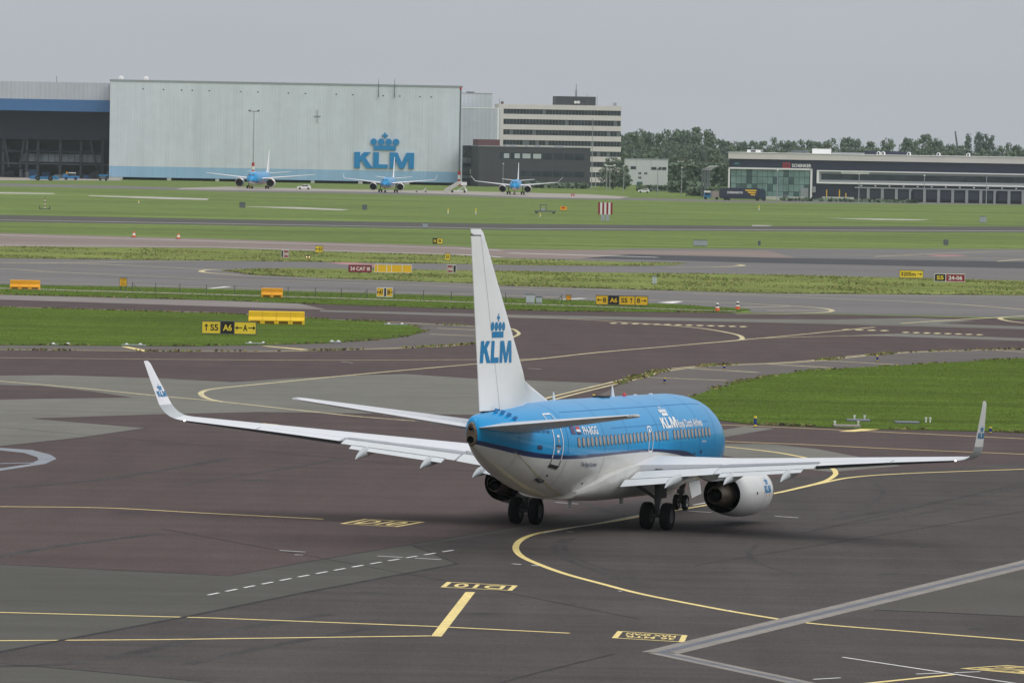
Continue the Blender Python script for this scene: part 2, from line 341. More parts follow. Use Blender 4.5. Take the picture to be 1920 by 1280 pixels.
stripe('branch_line', [(1460, 923), (1545, 904), (1600, 894), (1700, 887), (1920, 879), (2200, 870)], .27, Y_, ZL + .004, apron)
stripe('stand_line', [(-300, 946), (0, 949), (200, 951.5), (380, 961), (606, 972.5)], .24, Y_, ZL, apron)
stripe('stand_line', [(-300, 1141), (0, 1147), (400, 1157.5), (805, 1173), (1068, 1186)], .24, Y_, ZL, apron, False)
stripe('stand_line', [(-300, 1202), (0, 1200), (300, 1198), (808, 1191)], .24, Y_, ZL + .004, apron, False)
stripe('stop_bar', [(818, 1192), (882, 1109)], .34, Y_, ZL + .008, apron, False)
stripe('stand_line', [(1560, 1287), (1680, 1274.5), (1792, 1263)], .24, Y_, ZL, apron, False)
stripe('taxiway_edge_line', [(1300, 793), (1345, 795.5), (1500, 802), (1700, 811.5), (1920, 822), (2200, 836)], .24, Y_, ZL, apron)
stripe('taxiway_edge_line', [(1300, 824), (1345, 826.5), (1500, 832.5), (1700, 842), (1920, 851), (2200, 864)], .24, Y_, ZL + .004, apron)
stripe('taxiway_centre_line', [(-300, 688), (0, 714), (160, 728), (300, 742), (400, 751), (560, 768.5), (680, 781), (800, 790)], .34, YF, ZL, apron)
stripe('taxiway_centre_line', [(420, 753.5), (392, 747.5), (378, 740), (380, 734), (405, 728), (500, 718.5), (640, 704.5), (760, 693.5), (880, 683), (1000, 673.5), (1120, 660.5), (1260, 648.5), (1390, 637), (1500, 627), (1640, 613)], .36, YF, ZL + .004, apron)
stripe('taxiway_centre_line', [(1340, 641.5), (1385, 637.5), (1391, 632), (1375, 625.5), (1320, 616), (1250, 609.5), (1120, 600.5), (1000, 594.5), (900, 590)], .40, YF, ZL + .008, apron)
stripe('taxiway_centre_line', [(-300, 668), (0, 670.5), (400, 674), (700, 674.8), (880, 674), (1010, 672)], .34, YF, ZL, apron)
stripe('taxiway_centre_line', [(1420, 634), (1520, 631), (1670, 628)], .34, YF, ZL, apron)
stripe('taxiway_centre_line', [(1690, 606), (1780, 600), (1870, 595), (2000, 588)], .5, YF, ZL, apron, False)
stripe('taxiway_centre_line', [(1960, 590), (1890, 594), (1875, 597), (1888, 601), (1920, 605), (2000, 610)], .5, YF, ZL + .004, apron)
for sh in (-.35, .35):
    stripe('shoulder_edge_line', [(1000, 757), (1030, 748), (1080, 735), (1200, 706), (1240, 695), (1330, 685.5), (1500, 678), (1680, 661.5), (1920, 654), (2300, 645)], .3, YF, ZL + .006, apron, True, sh)
    stripe('shoulder_edge_line', [(-300, 652), (0, 655), (250, 657.5), (400, 658.5), (540, 658), (760, 652), (880, 645), (935, 637), (962, 628), (963, 622), (945, 615), (880, 611), (760, 605), (580, 597), (400, 586), (0, 575)], .3, YF, ZL + .010, apron, True, sh)
for a, b in (((1290, 690), (1423, 698)), ((1215, 707), (1362, 713)), ((1440, 682), (1565, 689.5)), ((1535, 675), (1675, 683)), ((1860, 656), (2000, 664)), ((820, 615), (905, 619)), ((806, 626), (905, 630))):
    stripe('shoulder_hatch', [a, b], .42, YF, ZL + .002, apron, False)
for q in ([(227, 649.5), (240, 649.5), (288, 659), (270, 659)], [(490, 648.5), (502, 648.5), (580, 655), (565, 655.5)], [(1572, 808.5), (1618, 803), (1652, 804), (1602, 809)]):
    sheet('holding_mark', q, Y_, ZL + .012, apron)
TX = taxiway
for pts, wd in (([(-200, 489), (0, 493), (120, 492.6), (250, 490.5), (400, 489.7)], .6), ([(0, 491.8), (130, 493), (250, 498), (380, 504), (440, 506.6)], .6), ([(440, 515), (392, 511.5), (377, 508.6), (392, 505.6), (440, 505.6)], .7),
                ([(440, 515), (480, 517.5), (640, 524), (884, 533), (1160, 544), (1440, 551.5), (1920, 556)], .5), ([(-200, 498), (0, 503.5), (130, 511), (400, 522.5), (640, 529.5), (884, 538), (1060, 545)], .5),
                ([(-300, 520), (0, 528.5), (240, 534), (400, 539), (884, 551.5), (1060, 557.6), (1280, 564.5), (1440, 571), (1530, 576.5), (1560, 581.5), (1545, 585.5), (1480, 588), (1380, 589)], .5),
                ([(1390, 576), (1480, 574.2)], .5), ([(1437, 582), (1555, 582)], .5), ([(1300, 551), (1420, 554), (1600, 561), (1760, 568), (1920, 580), (2100, 596)], .5), ([(1380, 495.5), (1392, 498), (1340, 500.5), (1250, 501)], .8),
                ([(1640, 481), (1760, 475), (1850, 472), (1920, 470.5)], .5), ([(1560, 476), (1700, 480), (1920, 485.5)], .6), ([(1870, 490), (1900, 487.5), (1950, 484.5)], .6)):
    stripe('taxiway_line', pts, wd, YF, ZL, TX)
for q in ([(388, 541), (400, 541), (435, 537), (420, 537)], [(1233, 567), (1262, 568.6), (1282, 565), (1262, 564.6)], [(1090, 559), (1100, 559.5), (1040, 563), (1030, 562)]):
    sheet('holding_mark', q, M_white, ZL + .008, TX)
sheet('red_paint_field', [(612, 492.5), (660, 491.3), (720, 497), (745, 499.5), (690, 499.5)], M_pink, ZL, TX)
sheet('red_paint_field', [(1735, 478), (1790, 477.5), (1815, 479.6), (1760, 480.6)], M_pink, ZL + .004, TX)
stripe('runway_edge_line', [(955, 474.4), (1100, 478.6), (1233, 482.4)], 1.7, M_white, .045, runway, False)
stripe('runway_edge_line', [(-300, 432), (0, 440.5), (400, 452), (860, 465.5), (940, 469.5)], 1.1, M_white, .045, runway, False)
stripe('runway_edge_line', [(-300, 452.5), (0, 459.5), (400, 463.3), (860, 477), (940, 482)], 1.1, M_white, .045, runway, False)
stripe('road_edge_line', [(-400, 401), (0, 412.3), (400, 419), (960, 428.8), (1440, 430.8), (1920, 433.2), (2400, 436)], 1.8, M_white, .04, far_road, False)
# worn lettering on the taxiway, seen edge-on
for x0, x1, y0, y1 in ((1142, 1405, 605.5, 612.5), (1578, 1672, 617.5, 620), (1690, 1848, 622.6, 627.6)):
    n = int((x1 - x0) / 19)
    for k in range(n):
        a = x0 + (x1 - x0) * k / n; b = a + (x1 - x0) / n * .7; y = y0 + (y1 - y0) * k / n
        sheet('worn_letter', [(a, y - .1), (b - 4, y - .9), (b + 3, y + .6), (a + 6, y + 1.3)], YF, ZL + .012, apron)
# white dashes and lines
def wd(px, w_=.16, m=M_white): stripe('white_mark', px, w_, m, ZL + .004, apron, False)
for k in range(14):
    a = k / 13.6; b = a + .044
    f = lambda t: (390 + 460 * t, 1114.5 - 84 * t - 3 * math.sin(math.pi * t))
    wd([f(a), f(min(b, 1))], .13)
for a, b in (((524, 1031), (572, 1034)), ((552, 1039), (568, 1039.6)), ((708, 1041.5), (756, 1044)), ((778, 1045.5), (827, 1048)), ((1042, 941), (1085, 944)), ((1453, 967), (1497, 970)), ((1580, 1231), (1930, 1284)),
             ((1525, 1272.5), (1576, 1269.5)), ((1718, 1262.5), (1768, 1260.5)), ((1790, 1260), (1838, 1258)), ((1018, 998.5), (1100, 984)), ((1100, 984), (1200, 965)), ((960, 1056), (977, 1057.5)), ((997, 1058.5), (1011, 1060)),
             ((1160, 1107), (1166, 1107.5)), ((1362, 1143), (1371, 1143.6)), ((1062, 996), (1075, 996.5)), ((1290, 957), (1334, 960)), ((1300, 946), (1325, 941.5)), ((640, 678), (662, 680)), ((990, 690.5), (1015, 692))):
    wd([a, b], .13)
# blue-grey painted arc at the left
sheet('painted_arc', [(-200, 837), (0, 839), (60, 843), (95, 852), (106, 859.5), (85, 869), (0, 882), (-200, 899), (-200, 893), (0, 877.5), (55, 869.5), (72, 862), (70, 856.5), (45, 848.5), (0, 843.6), (-200, 841.5)], M_bluegrey, ZL, apron)
stripe('painted_spoke', [(-100, 869), (0, 868.5), (62, 867)], .5, M_bluegrey, ZL + .006, apron, False)
# painted boxes with lettering
def painted_box(c, text, rot180, rows=1, wd_=.2):
    """c: the four corners (left-top, right-top, right-bottom, left-bottom) as seen"""
    A, B, C, D = [G(x, y, .0150) for x, y in c]
    fn = lambda u, v: (D * (1 - u) + C * u) * (1 - v) + (A * (1 - u) + B * u) * v
    ln = (B - A).length; dp = (D - A).length; e = wd_ / ln; g = wd_ * .8 / dp
    ring = [[(0, 0), (1, 0), (1, g), (0, g)], [(0, 1 - g), (1, 1 - g), (1, 1), (0, 1)], [(0, g), (e, g), (e, 1 - g), (0, 1 - g)], [(1 - e, g), (1, g), (1, 1 - g), (1 - e, 1 - g)]]
    decal('painted_frame', poly2d(*ring), fn, Y_, apron)
    for r in range(rows):
        lo = .16 + .70 * r / rows; hi = lo + .70 / rows - (.07 if rows > 1 else 0)
        s = text2d(text[r], 1, .02, fit=(.15, .85, lo, hi))
        if rot180: s = ([(1 - x, 1 - y) for x, y in s[0]], s[1])
        decal('painted_lettering', s, lambda u, v: fn(u, v) + Vector((0, 0, .0006)), Y_, apron)
painted_box([(838, 1090), (971, 1097), (960, 1106.5), (826, 1100)], ['D10'], True)
painted_box([(1158, 1182), (1289, 1190), (1283, 1203), (1147, 1195)], ['MAX SPAN', '36 MTR'], True, 2, .2)
painted_box([(684, 972), (797, 978), (745, 987), (637, 981)], ['D10'], False, 1, .2)
painted_box([(1800, 1252), (1888, 1246), (2010, 1256), (1925, 1263)], ['D12'], False, 1, .2)
sheet('worn_letter', [(466, 794), (495, 793), (525, 796), (500, 797.5)], Y_, ZL, apron)
# rubber marks of turning aircraft
for pts, wd_ in (([(1060, 1010), (1040, 1024), (1052, 1042), (1100, 1063), (1180, 1088), (1290, 1112)], .35), ([(1075, 1008), (1058, 1022), (1068, 1038), (1115, 1060), (1200, 1084)], .25), ([(0, 915), (200, 897), (430, 859)], .5), ([(0, 1042), (130, 1020), (300, 1000)], .5),
                 ([(330, 910), (520, 880), (640, 860)], .3), ([(-100, 1248), (160, 1240), (440, 1180), (620, 1150)], .6), ([(350, 1245), (520, 1208), (760, 1165)], .5), ([(1420, 1020), (1405, 1040), (1440, 1062), (1520, 1080)], .25), ([(1640, 905), (1655, 925), (1630, 945), (1570, 962)], .3),
                 ([(1060, 935), (1400, 1000), (1920, 930)], .4), ([(1560, 975), (1700, 950), (1920, 912)], .6)):
    stripe('rubber_mark', pts, wd_, M_tyremark, .034, apron)

M_seal = mat('joint_sealant', (.050, .048, .050), .85, noise=[(1, .3), (8, .3)], spec=.05)
for pts, wd_ in (([(-200, 1258), (0, 1221), (350, 1155), (560, 1112), (858, 1056)], .22), ([(0, 1057), (430, 1079), (560, 1055), (780, 1018), (985, 984.5)], .10), ([(775, 1022), (858, 1056)], .12), ([(-100, 1233), (0, 1243), (160, 1256), (400, 1279)], .12),
                 ([(1640, 1142.5), (1780, 1148), (1920, 1155)], .2), ([(606, 973), (680, 979.5)], .12), ([(300, 990), (900, 1100), (1200, 1160)], .05), ([(1150, 1225), (1000, 1262), (900, 1290)], .12), ([(1500, 1000), (1920, 905)], .08), ([(1300, 1060), (1920, 958)], .08),
                 ([(0, 800), (500, 846), (900, 884)], .06), ([(60, 784), (275, 802)], .08), ([(0, 836), (150, 820), (275, 802)], .08), ([(480, 772), (860, 777)], .1), ([(430, 716), (640, 704)], .1)):
    stripe('joint_seal', pts, wd_, M_seal, .0325, apron, False)
# oil stains and small repairs
M_oil = mat('oil_stain', (.046, .043, .042), .7, noise=[(.6, .3), (5, .3)], spec=.1)
for k, (x, y, a, b_) in enumerate(((1465, 1076, 26, 2.2), (1668, 1075, 22, 2.0), (1835, 1178, 24, 2.4), (1582, 1226, 7, .9), (700, 1110, 30, 2.0), (300, 1230, 30, 3), (1060, 1130, 20, 1.5), (480, 900, 30, 1.4), (240, 960, 22, 1.2), (900, 1150, 26, 1.6), (1350, 1200, 20, 1.8))):
    ang = [2 * math.pi * i / 14 for i in range(14)]
    sheet('oil_stain', [(x + a * math.cos(t) * (1 + .25 * math.sin(3 * t + k)), y + b_ * math.sin(t) * (1 + .3 * math.cos(2 * t + k))) for t in ang], M_oil, .0316 + .00004 * k, apron)
# drainage channel across the apron
dr = struct(empty('drain_channel', G(1235, 1222, 0)))
def drain(a, b, w0):
    A, B = G(*a, .03), G(*b, .03); d = (B - A).normalized(); n_ = Vector((-d.y, d.x, 0)); o = dr.location
    for nm, lo, hi, z, m in (('concrete_edge', -w0, -w0 * .3, .018, M_drain), ('concrete_edge', w0 * .3, w0, .018, M_drain), ('grate', -w0 * .3, w0 * .3, .0165, M_grate)):
        mb = MB(); ln = (B - A).length; n = max(2, int(ln / 4))
        for k in range(n):
            p, q = A + d * (ln * k / n + .015), A + d * (ln * (k + 1) / n - .015)
            c = [p + n_ * lo, q + n_ * lo, q + n_ * hi, p + n_ * hi]
            mb.add([(v.x, v.y, z) for v in c] + [(v.x, v.y, .0) for v in c], [(0, 1, 2, 3), (0, 1, 5, 4), (1, 2, 6, 5), (2, 3, 7, 6), (3, 0, 4, 7)])
        mb.build(nm, m, dr, o)
drain((1238, 1222), (2200, 989), .62); drain((1238, 1222), (1800, 1342), .42)

# ------------------------------------------------------------------ the airliner
M_blue = mat('sky_blue_paint', (.0, .275, .60), .38, coat=.45, noise=[(.5, .03)], spec=.2)
M_navy = mat('navy_paint', (.008, .030, .115), .3, coat=.5)
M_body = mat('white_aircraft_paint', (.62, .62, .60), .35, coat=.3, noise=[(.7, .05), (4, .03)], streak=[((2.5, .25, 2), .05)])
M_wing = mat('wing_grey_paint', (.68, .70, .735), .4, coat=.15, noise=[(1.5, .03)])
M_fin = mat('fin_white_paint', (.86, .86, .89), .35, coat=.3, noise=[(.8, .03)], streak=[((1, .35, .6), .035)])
M_flap = mat('flap_paint', (.58, .61, .63), .4, noise=[(2, .04)])
M_grey2 = mat('winglet_grey_paint', (.45, .48, .50), .4, coat=.2)
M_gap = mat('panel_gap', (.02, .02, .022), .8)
M_metal = mat('bare_metal', (.42, .38, .34), .35, metal=.9, noise=[(3, .15)])
M_hot = mat('heat_stained_metal', (.20, .155, .12), .45, metal=.7, noise=[(4, .3)])
M_soot = mat('sooty_metal', (.006, .006, .0065), .8, spec=.12)
M_tyre = mat('tyre_rubber', (.009, .009, .010), .9, noise=[(6, .15)], spec=.12)
M_hub = mat('wheel_hub', (.09, .09, .095), .5, metal=.3)
M_gear = mat('gear_steel', (.08, .08, .085), .45, metal=.3, noise=[(5, .2)])
M_pane = mat('window_shade', (.36, .31, .275), .35, noise=[(1.3, .1)])
M_panerim = mat('window_rim', (.10, .075, .085), .4)
M_decalw = mat('white_lettering', (.78, .79, .80), .4)
M_decalb = mat('blue_lettering', (.008, .20, .46), .35)
M_decaln = mat('navy_lettering', (.02, .03, .10), .4)
M_red = mat('red_paint', (.50, .02, .02), .4)
M_dirt = mat('belly_stain', (.50, .46, .33), .6, noise=[(2, .25)])

plane = empty('airliner', (0, 0, 0))
PX, PY, PTH, PBE, PAL = 3.404, 234.996, .32867, .01527, -.0179
plane.matrix_world = Matrix.Translation((PX, PY, .009)) @ Matrix.Rotation(-PTH, 4, 'Z') @ Matrix.Rotation(PAL, 4, 'X') @ Matrix.Rotation(PBE, 4, 'Y')
tag(plane, 'sky blue and white airliner taxiing away across the near apron, seen from behind', 'airplane')

# fuselage: stations along the body, x right, y forward, z up; origin on the ground between the main wheels
FUS = pchip([(16.62, 2.86, 2.80, .03), (16.5, 3.10, 2.50, .30), (16.2, 3.36, 2.22, .56), (15.6, 3.72, 1.93, .92), (14.9, 4.05, 1.72, 1.20), (14.1, 4.52, 1.56, 1.46), (13.2, 4.95, 1.45, 1.67), (12.2, 5.18, 1.39, 1.80), (11, 5.30, 1.36, 1.86), (9.5, 5.36, 1.35, 1.88),
             (0, 5.36, 1.35, 1.88), (-4.5, 5.36, 1.35, 1.88), (-6.3, 5.35, 1.42, 1.86), (-8, 5.33, 1.63, 1.76), (-10, 5.26, 2.02, 1.50), (-12, 5.17, 2.50, 1.13), (-13.5, 5.09, 2.98, .80), (-14.6, 5.01, 3.42, .50), (-15.1, 4.96, 3.64, .37), (-15.4, 4.90, 3.78, .27), (-15.5, 4.82, 3.88, .19)])
STB = pchip([(16.7, 1.0), (13, 1.30), (11, 1.85), (9.5, 2.28), (8.1, 2.60), (6.6, 2.85), (4.5, 3.03), (2, 3.15), (0, 3.17), (-4, 3.16), (-7, 3.12), (-9, 3.14), (-10.5, 3.20), (-12, 3.33), (-13.5, 3.55), (-15.4, 3.84)])
STT = pchip([(16.7, 1.3), (13, 1.62), (11, 2.18), (9.5, 2.60), (8.1, 2.90), (6.6, 3.08), (4.5, 3.17), (2, 3.27), (0, 3.29), (-4, 3.27), (-7, 3.27), (-9, 3.31), (-10.5, 3.39), (-12, 3.53), (-13.5, 3.73), (-15.4, 4.0)])
KZ = .469
def fpt(y, a, off=0.0):                     # a: angle from the crown, positive to the right side
    t, b, w_ = FUS(y); zm = t - KZ * (t - b); ca, sa = math.cos(a), math.sin(a)
    hz = (t - zm) if ca >= 0 else (zm - b)
    n_ = Vector((sa / max(w_, .05), 0, ca / max(hz, .05))).normalized()
    return Vector((w_ * sa, y, zm + hz * ca)) + n_ * off
def fang(y, z):
    t, b, w_ = FUS(y); zm = t - KZ * (t - b)
    q = (z - zm) / ((t - zm) if z > zm else (zm - b))
    return math.acos(max(-.97, min(.97, q)))
ys = [16.62, 16.56, 16.45, 16.3, 16.1, 15.8, 15.4, 15, 14.5, 14, 13.5, 13, 12.5, 12, 11.3, 10.5] + [9.5 - .75 * k for k in range(20)] + [-5.2, -5.8, -6.5, -7.2, -8, -8.8, -9.6, -10.4, -11.2, -12, -12.7, -13.4, -14, -14.6, -15.0, -15.25, -15.4, -15.5]
mb = MB(); rgs = []; n1, n2, n3 = 12, 2, 9
for y in ys:
    at_, ab = fang(y, STT(y)[0]), fang(y, STB(y)[0])
    half = [at_ * k / n1 for k in range(n1)] + [at_ + (ab - at_) * k / n2 for k in range(n2)] + [ab + (math.pi - ab) * k / n3 for k in range(n3 + 1)]
    rgs.append([fpt(y, a) for a in half] + [fpt(y, -a) for a in half[-2:0:-1]])
mi = [0] * n1 + [1] * n2 + [2] * n3; mi = mi + mi[::-1]
mb.rings(rgs, 0, True, True, mi)
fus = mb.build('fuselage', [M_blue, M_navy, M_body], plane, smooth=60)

# tail cone end with exhaust
mb = MB()
def oval(y, zc, h_, w_, n=20, sl=0): return [(w_ * math.sin(2 * math.pi * k / n), y + sl * math.cos(2 * math.pi * k / n), zc + h_ * math.cos(2 * math.pi * k / n)) for k in range(n)]
mb.rings([oval(-15.38, 4.24, .50, .245, sl=.02), oval(-15.5, 4.24, .475, .215, sl=-.02), oval(-15.57, 4.24, .43, .16, sl=-.04)])
tcone = mb.build('tail_cone', M_hot, plane, smooth=50)
for zc, r in ((4.02, .17), (4.46, .115)):
    mb = MB(); mb.lathe([(0, r), (.22, r), (.22, r * .88), (.12, r * .85), (.12, .01)], (0.03, -15.47, zc), (0, -1, 0), 16, mis=[0, 0, 1, 1])
    mb.build('exhaust_pipe', [M_hot, M_soot], tcone, smooth=40)

# wing-body fairing
mb = MB(); rgs = []
for y, wf, zb, zt in ((8.6, 1.2, 1.38, 1.9), (7.6, 1.72, 1.25, 2.15), (6.3, 1.93, 1.17, 2.42), (4.5, 2.03, 1.15, 2.62), (2, 2.08, 1.15, 2.72), (-.5, 2.08, 1.16, 2.66), (-2.2, 2.04, 1.18, 2.52), (-3.6, 1.93, 1.23, 2.30), (-4.8, 1.70, 1.30, 2.02), (-5.9, 1.25, 1.38, 1.72)):
    half = []
    for k in range(13):
        a = math.pi / 2 * k / 12
        half.append((wf * math.cos(a) ** .62, y, zt - (zt - zb) * math.sin(a) ** .75))
    rgs.append(half + [(-x, yy, z) for x, yy, z in half[-2::-1]])
mb.rings(rgs)
mb.build('wing_fairing', M_body, plane, smooth=50)
# rear sealant panels beside the fairing
def on_fus(side=1, off=.012):
    def f(u, v):                             # u: metres forward, v: metres up the skin from the widest line
        a = math.pi / 2 - v / 1.88
        p = fpt(u, a, off); return Vector((p.x * side, p.y, p.z))
    return f
def rrect(x0, x1, y0, y1, r, n=4):
    P = []
    for cx, cy, a0 in ((x1 - r, y1 - r, 0), (x0 + r, y1 - r, 90), (x0 + r, y0 + r, 180), (x1 - r, y0 + r, 270)):
        P += [(cx + r * math.cos(R(a0 + 90 * k / n)), cy + r * math.sin(R(a0 + 90 * k / n))) for k in range(n + 1)]
    return P
VZ = lambda y, z: 1.88 * (math.pi / 2 - fang(y, z))     # height on the skin of a level z
for k in range(36):
    if k == 24: continue
    y = -7.46 + .508 * k
    for s in (1, -1):
        v0 = VZ(y, 3.785)
        rim = decal('cabin_window', poly2d(rrect(y - .155, y + .155, v0 - .215, v0 + .215, .12)), on_fus(s, .008), M_panerim, fus, (0, .12))
        decal('window_pane', poly2d(rrect(y - .115, y + .115, v0 - .175, v0 + .185, .095)), on_fus(s, .013), M_pane, rim, (0, .12))
def outline(x0, x1, y0, y1, r, t):
    o_ = rrect(x0, x1, y0, y1, r, 5); i_ = rrect(x0 + t, x1 - t, y0 + t, y1 - t, max(r - t, .02), 5); n = len(o_)
    return o_ + i_, [(k, (k + 1) % n, n + (k + 1) % n, n + k) for k in range(n)]
ex = decal('overwing_exit_outline', outline(1.58, 2.18, VZ(1.6, 3.14), VZ(1.6, 4.22), .14, .06), on_fus(), M_decalw, fus, (.15, .1))
decal('exit_handle', poly2d(rrect(1.78, 1.98, VZ(1.6, 3.96), VZ(1.6, 4.10), .04)), on_fus(), M_decalw, ex, (0, .1))
# rear service door
dy0, dy1 = -9.86, -9.02
def vline(y, z0, z1, w_=.06): return [(y, VZ(-9.4, z0)), (y + w_, VZ(-9.4, z0)), (y + w_, VZ(-9.4, z1)), (y, VZ(-9.4, z1))]
door = decal('service_door_outline', poly2d(vline(dy0, 3.14, 4.90), vline(dy1 - .06, 3.14, 4.90), [(dy0, VZ(-9.4, 4.90)), (dy1, VZ(-9.4, 4.90)), (dy1 - .08, VZ(-9.4, 4.95)), (dy0 + .08, VZ(-9.4, 4.95))]), on_fus(), M_decalw, fus, (.2, .1))
decal('door_seam', poly2d(vline(dy0 + .005, 2.90, 3.14, .045), vline(dy1 - .05, 2.90, 3.14, .045)), on_fus(), M_gap, door, (.2, .1))
decal('door_sill', poly2d([(dy0 - .08, VZ(-9.4, 2.78)), (dy1 - .08, VZ(-9.4, 2.78)), (dy1, VZ(-9.4, 2.92)), (dy0, VZ(-9.4, 2.92))]), on_fus(1, .02), M_gap, door, (.2, .1))
for z0, z1, m, w_ in ((4.02, 4.12, M_decalw, .10), (3.80, 3.96, M_pane, .06), (3.63, 3.72, M_decaln, .2), (3.57, 3.62, M_pane, .2), (3.40, 3.53, M_decalw, .09)):
    decal('door_placard', poly2d(rrect(-9.44 - w_, -9.44 + w_, VZ(-9.4, z0), VZ(-9.4, z1), .02)), on_fus(1, .014), m, door, (0, .1))
# registration, flags, titles
v4 = VZ(-6, 4.06); v5 = VZ(-6, 4.38)
decal('registration', text2d('PH-BGG', 1, .02, fit=(-6.82, -5.02, v4, v5)), on_fus(1, .025), M_decalw, fus, (.4, .1))
fl = decal('flag', poly2d([(-7.50, v4), (-7.06, v4), (-7.06, v5), (-7.50, v5)]), on_fus(), M_decalw, fus, (.2, .1))
decal('red_band', poly2d([(-7.50, v5 - (v5 - v4) / 3), (-7.06, v5 - (v5 - v4) / 3), (-7.06, v5), (-7.50, v5)]), on_fus(1, .016), M_red, fl, (.2, .1))
decal('blue_band', poly2d([(-7.50, v4), (-7.06, v4), (-7.06, v4 + (v5 - v4) / 3), (-7.50, v4 + (v5 - v4) / 3)]), on_fus(1, .016), M_decaln, fl, (.2, .1))
fe = decal('flag', poly2d([(-8.10, v4), (-7.66, v4), (-7.66, v5), (-8.10, v5)]), on_fus(), mat('flag_violet', (.05, .035, .16), .4), fus, (.2, .1))
ringv = [(-7.88 + .13 * math.cos(a), (v4 + v5) / 2 + .11 * math.sin(a)) for a in [2 * math.pi * k / 12 for k in range(12)]]
decal('star_ring', poly2d(*[disc(x, y, .018, 5) for x, y in ringv]), on_fus(1, .017), mat('star_gold', (.45, .28, .10), .5), fe)
vk = VZ(5, 4.07)
def put(shape, x0, y0, s, sx_=1): return [(x0 + x * s * sx_, y0 + y * s) for x, y in shape[0]], shape[1]
decal('title_logo', put(LOGO, 3.84, vk, .24, 1.14), on_fus(), M_decalw, fus, (.25, .1))
decal('title', text2d('Royal Dutch Airlines', 1, .018, fit=(6.06, 9.5, vk - .12, vk + .34)), on_fus(), M_decalw, fus, (.3, .1))
decal('ship_name', text2d('The Flying Dutchman', 1, .01, .2, fit=(-6.98, -5.08, VZ(-6.5, 2.74), VZ(-6.5, 2.96))), on_fus(1, .02), M_decaln, fus, (.3, .1))
decal('type_name', text2d('BOEING 737-700', 1, .012, .2, fit=(-11.65, -10.1, VZ(-11, 4.23), VZ(-11, 4.33))), on_fus(), M_decaln, fus, (.3, .1))
decal('name_plate', text2d('Koolmees', 1, .01, .2, fit=(9.2, 9.8, VZ(9.5, 3.36), VZ(9.5, 3.46))), on_fus(), M_decalw, fus, (.3, .1))
M_bj = mat('skin_joint_blue', (0, .17, .44), .4); M_wj = mat('skin_joint_grey', (.42, .42, .41), .5)
for y in (-12.6, -8.55, -4.3, -1.2, 3.05, 6.1, 8.9, 11.2):
    t0 = VZ(y, STT(y)[0]) + .02; decal('skin_joint', poly2d([(y, t0), (y + .028, t0), (y + .028, 2.6), (y, 2.6)]), on_fus(1, .006), M_bj, fus, (0, .12))
    b0 = VZ(y, STB(y)[0]) - .02; decal('skin_joint', poly2d([(y, b0 - 1.5), (y + .028, b0 - 1.5), (y + .028, b0), (y, b0)]), on_fus(1, .006), M_wj, fus, (0, .12)) if y < -4 else None
for v, y0_, y1_ in ((1.72, -8, 11), (.78, -3, 10.5)): decal('skin_joint', poly2d([(y0_, v), (y1_, v), (y1_, v + .025), (y0_, v + .025)]), on_fus(1, .007), M_bj, fus, (.6, 0))
decal('sealed_panel', poly2d([(-6.6, VZ(-5, 3.13)), (-3, VZ(-3, 3.18)), (.2, VZ(0, 3.18)), (1.0, VZ(0, 3.27)), (-3, VZ(-3, 3.255)), (-6.2, VZ(-5, 3.26))]), on_fus(1, .006), mat('sealed_panel', (.075, .085, .17), .45, noise=[(1.5, .2)]), fus, (.5, .1))
decal('belly_stain', poly2d([(-12.8, -.75), (-10.5, -1.45), (-8, -1.95), (-5.8, -2.25), (-5.8, -2.33), (-8, -2.04), (-10.5, -1.52), (-12.8, -.80)]), on_fus(1, .01), M_dirt, fus, (.5, .1))
for y, z, s in ((-11.0, 3.66, .2), (-9.5, 2.49, .08), (-5.6, 2.05, .08), (8.4, 2.9, .09), (9.3, 2.95, .12)):
    decal('skin_vent', poly2d(rrect(y - s, y + s, VZ(y, z) - s * .5, VZ(y, z) + s * .5, s * .3)), on_fus(1, .012), M_gap if z < 2.6 else M_navy, fus, (.2, .1))
mb = MB(); mb.box(-.16, .16, -.28, .28, -.06, .05, 0, Matrix.Translation(fpt(-9.8, R(143))) @ Matrix.Rotation(R(34), 4, 'Y')); mb.build('outflow_valve', M_gap, fus)
for yy, zz in ((-13.6, .0), (-13.35, .0), (-13.1, 0), (-12.85, 0)):     # four vortex vanes beside the fin root
    k = (yy + 13.6) / .25; a = R(20 + 9 * k); p = fpt(yy + .1 + k * .05, a)
    mb = MB(); mb.box(-.015, .015, -.11, .11, -.02, .17, 0, Matrix.Translation(p) @ Matrix.Rotation(a, 4, 'Y') @ Matrix.Rotation(R(-20), 4, 'Z')); mb.build('vortex_vane', M_decalb, fus)
for y, h_, c, m in ((-5.45, .36, .3, M_fin), (2.35, .48, .36, M_fin)):
    t = FUS(y)[0] - .03; mb = MB()
    mb.rings([[(-.02, y - c / 2, t), (.02, y - c / 2, t), (.03, y, t), (.02, y + c / 2, t), (-.02, y + c / 2, t), (-.03, y, t)], [(-.01, y - c * .6, t + h_), (.01, y - c * .6, t + h_), (.012, y - c * .45, t + h_), (.01, y - c * .3, t + h_), (-.01, y - c * .3, t + h_), (-.012, y - c * .45, t + h_)]])
    mb.build('blade_antenna', m, fus)
mb = MB(); mb.lathe([(0, .09), (.05, .09), (.11, .06), (.14, .01)], (0, 3.9, FUS(4)[0] - .01), (0, 0, 1), 12, caps=True); mb.build('beacon', mat('beacon_red', (.55, .02, .04), .2), fus, smooth=40)
mb = MB(); mb.box(-.2, .2, .35, 1.3, 5.34, 5.42); mb.build('antenna_pad', M_gap, fus)
for y in (5.4, 7.6): mb = MB(); mb.box(-.05, .05, y - .12, y + .12, 5.34, 5.40); mb.build('antenna_stub', M_fin, fus)
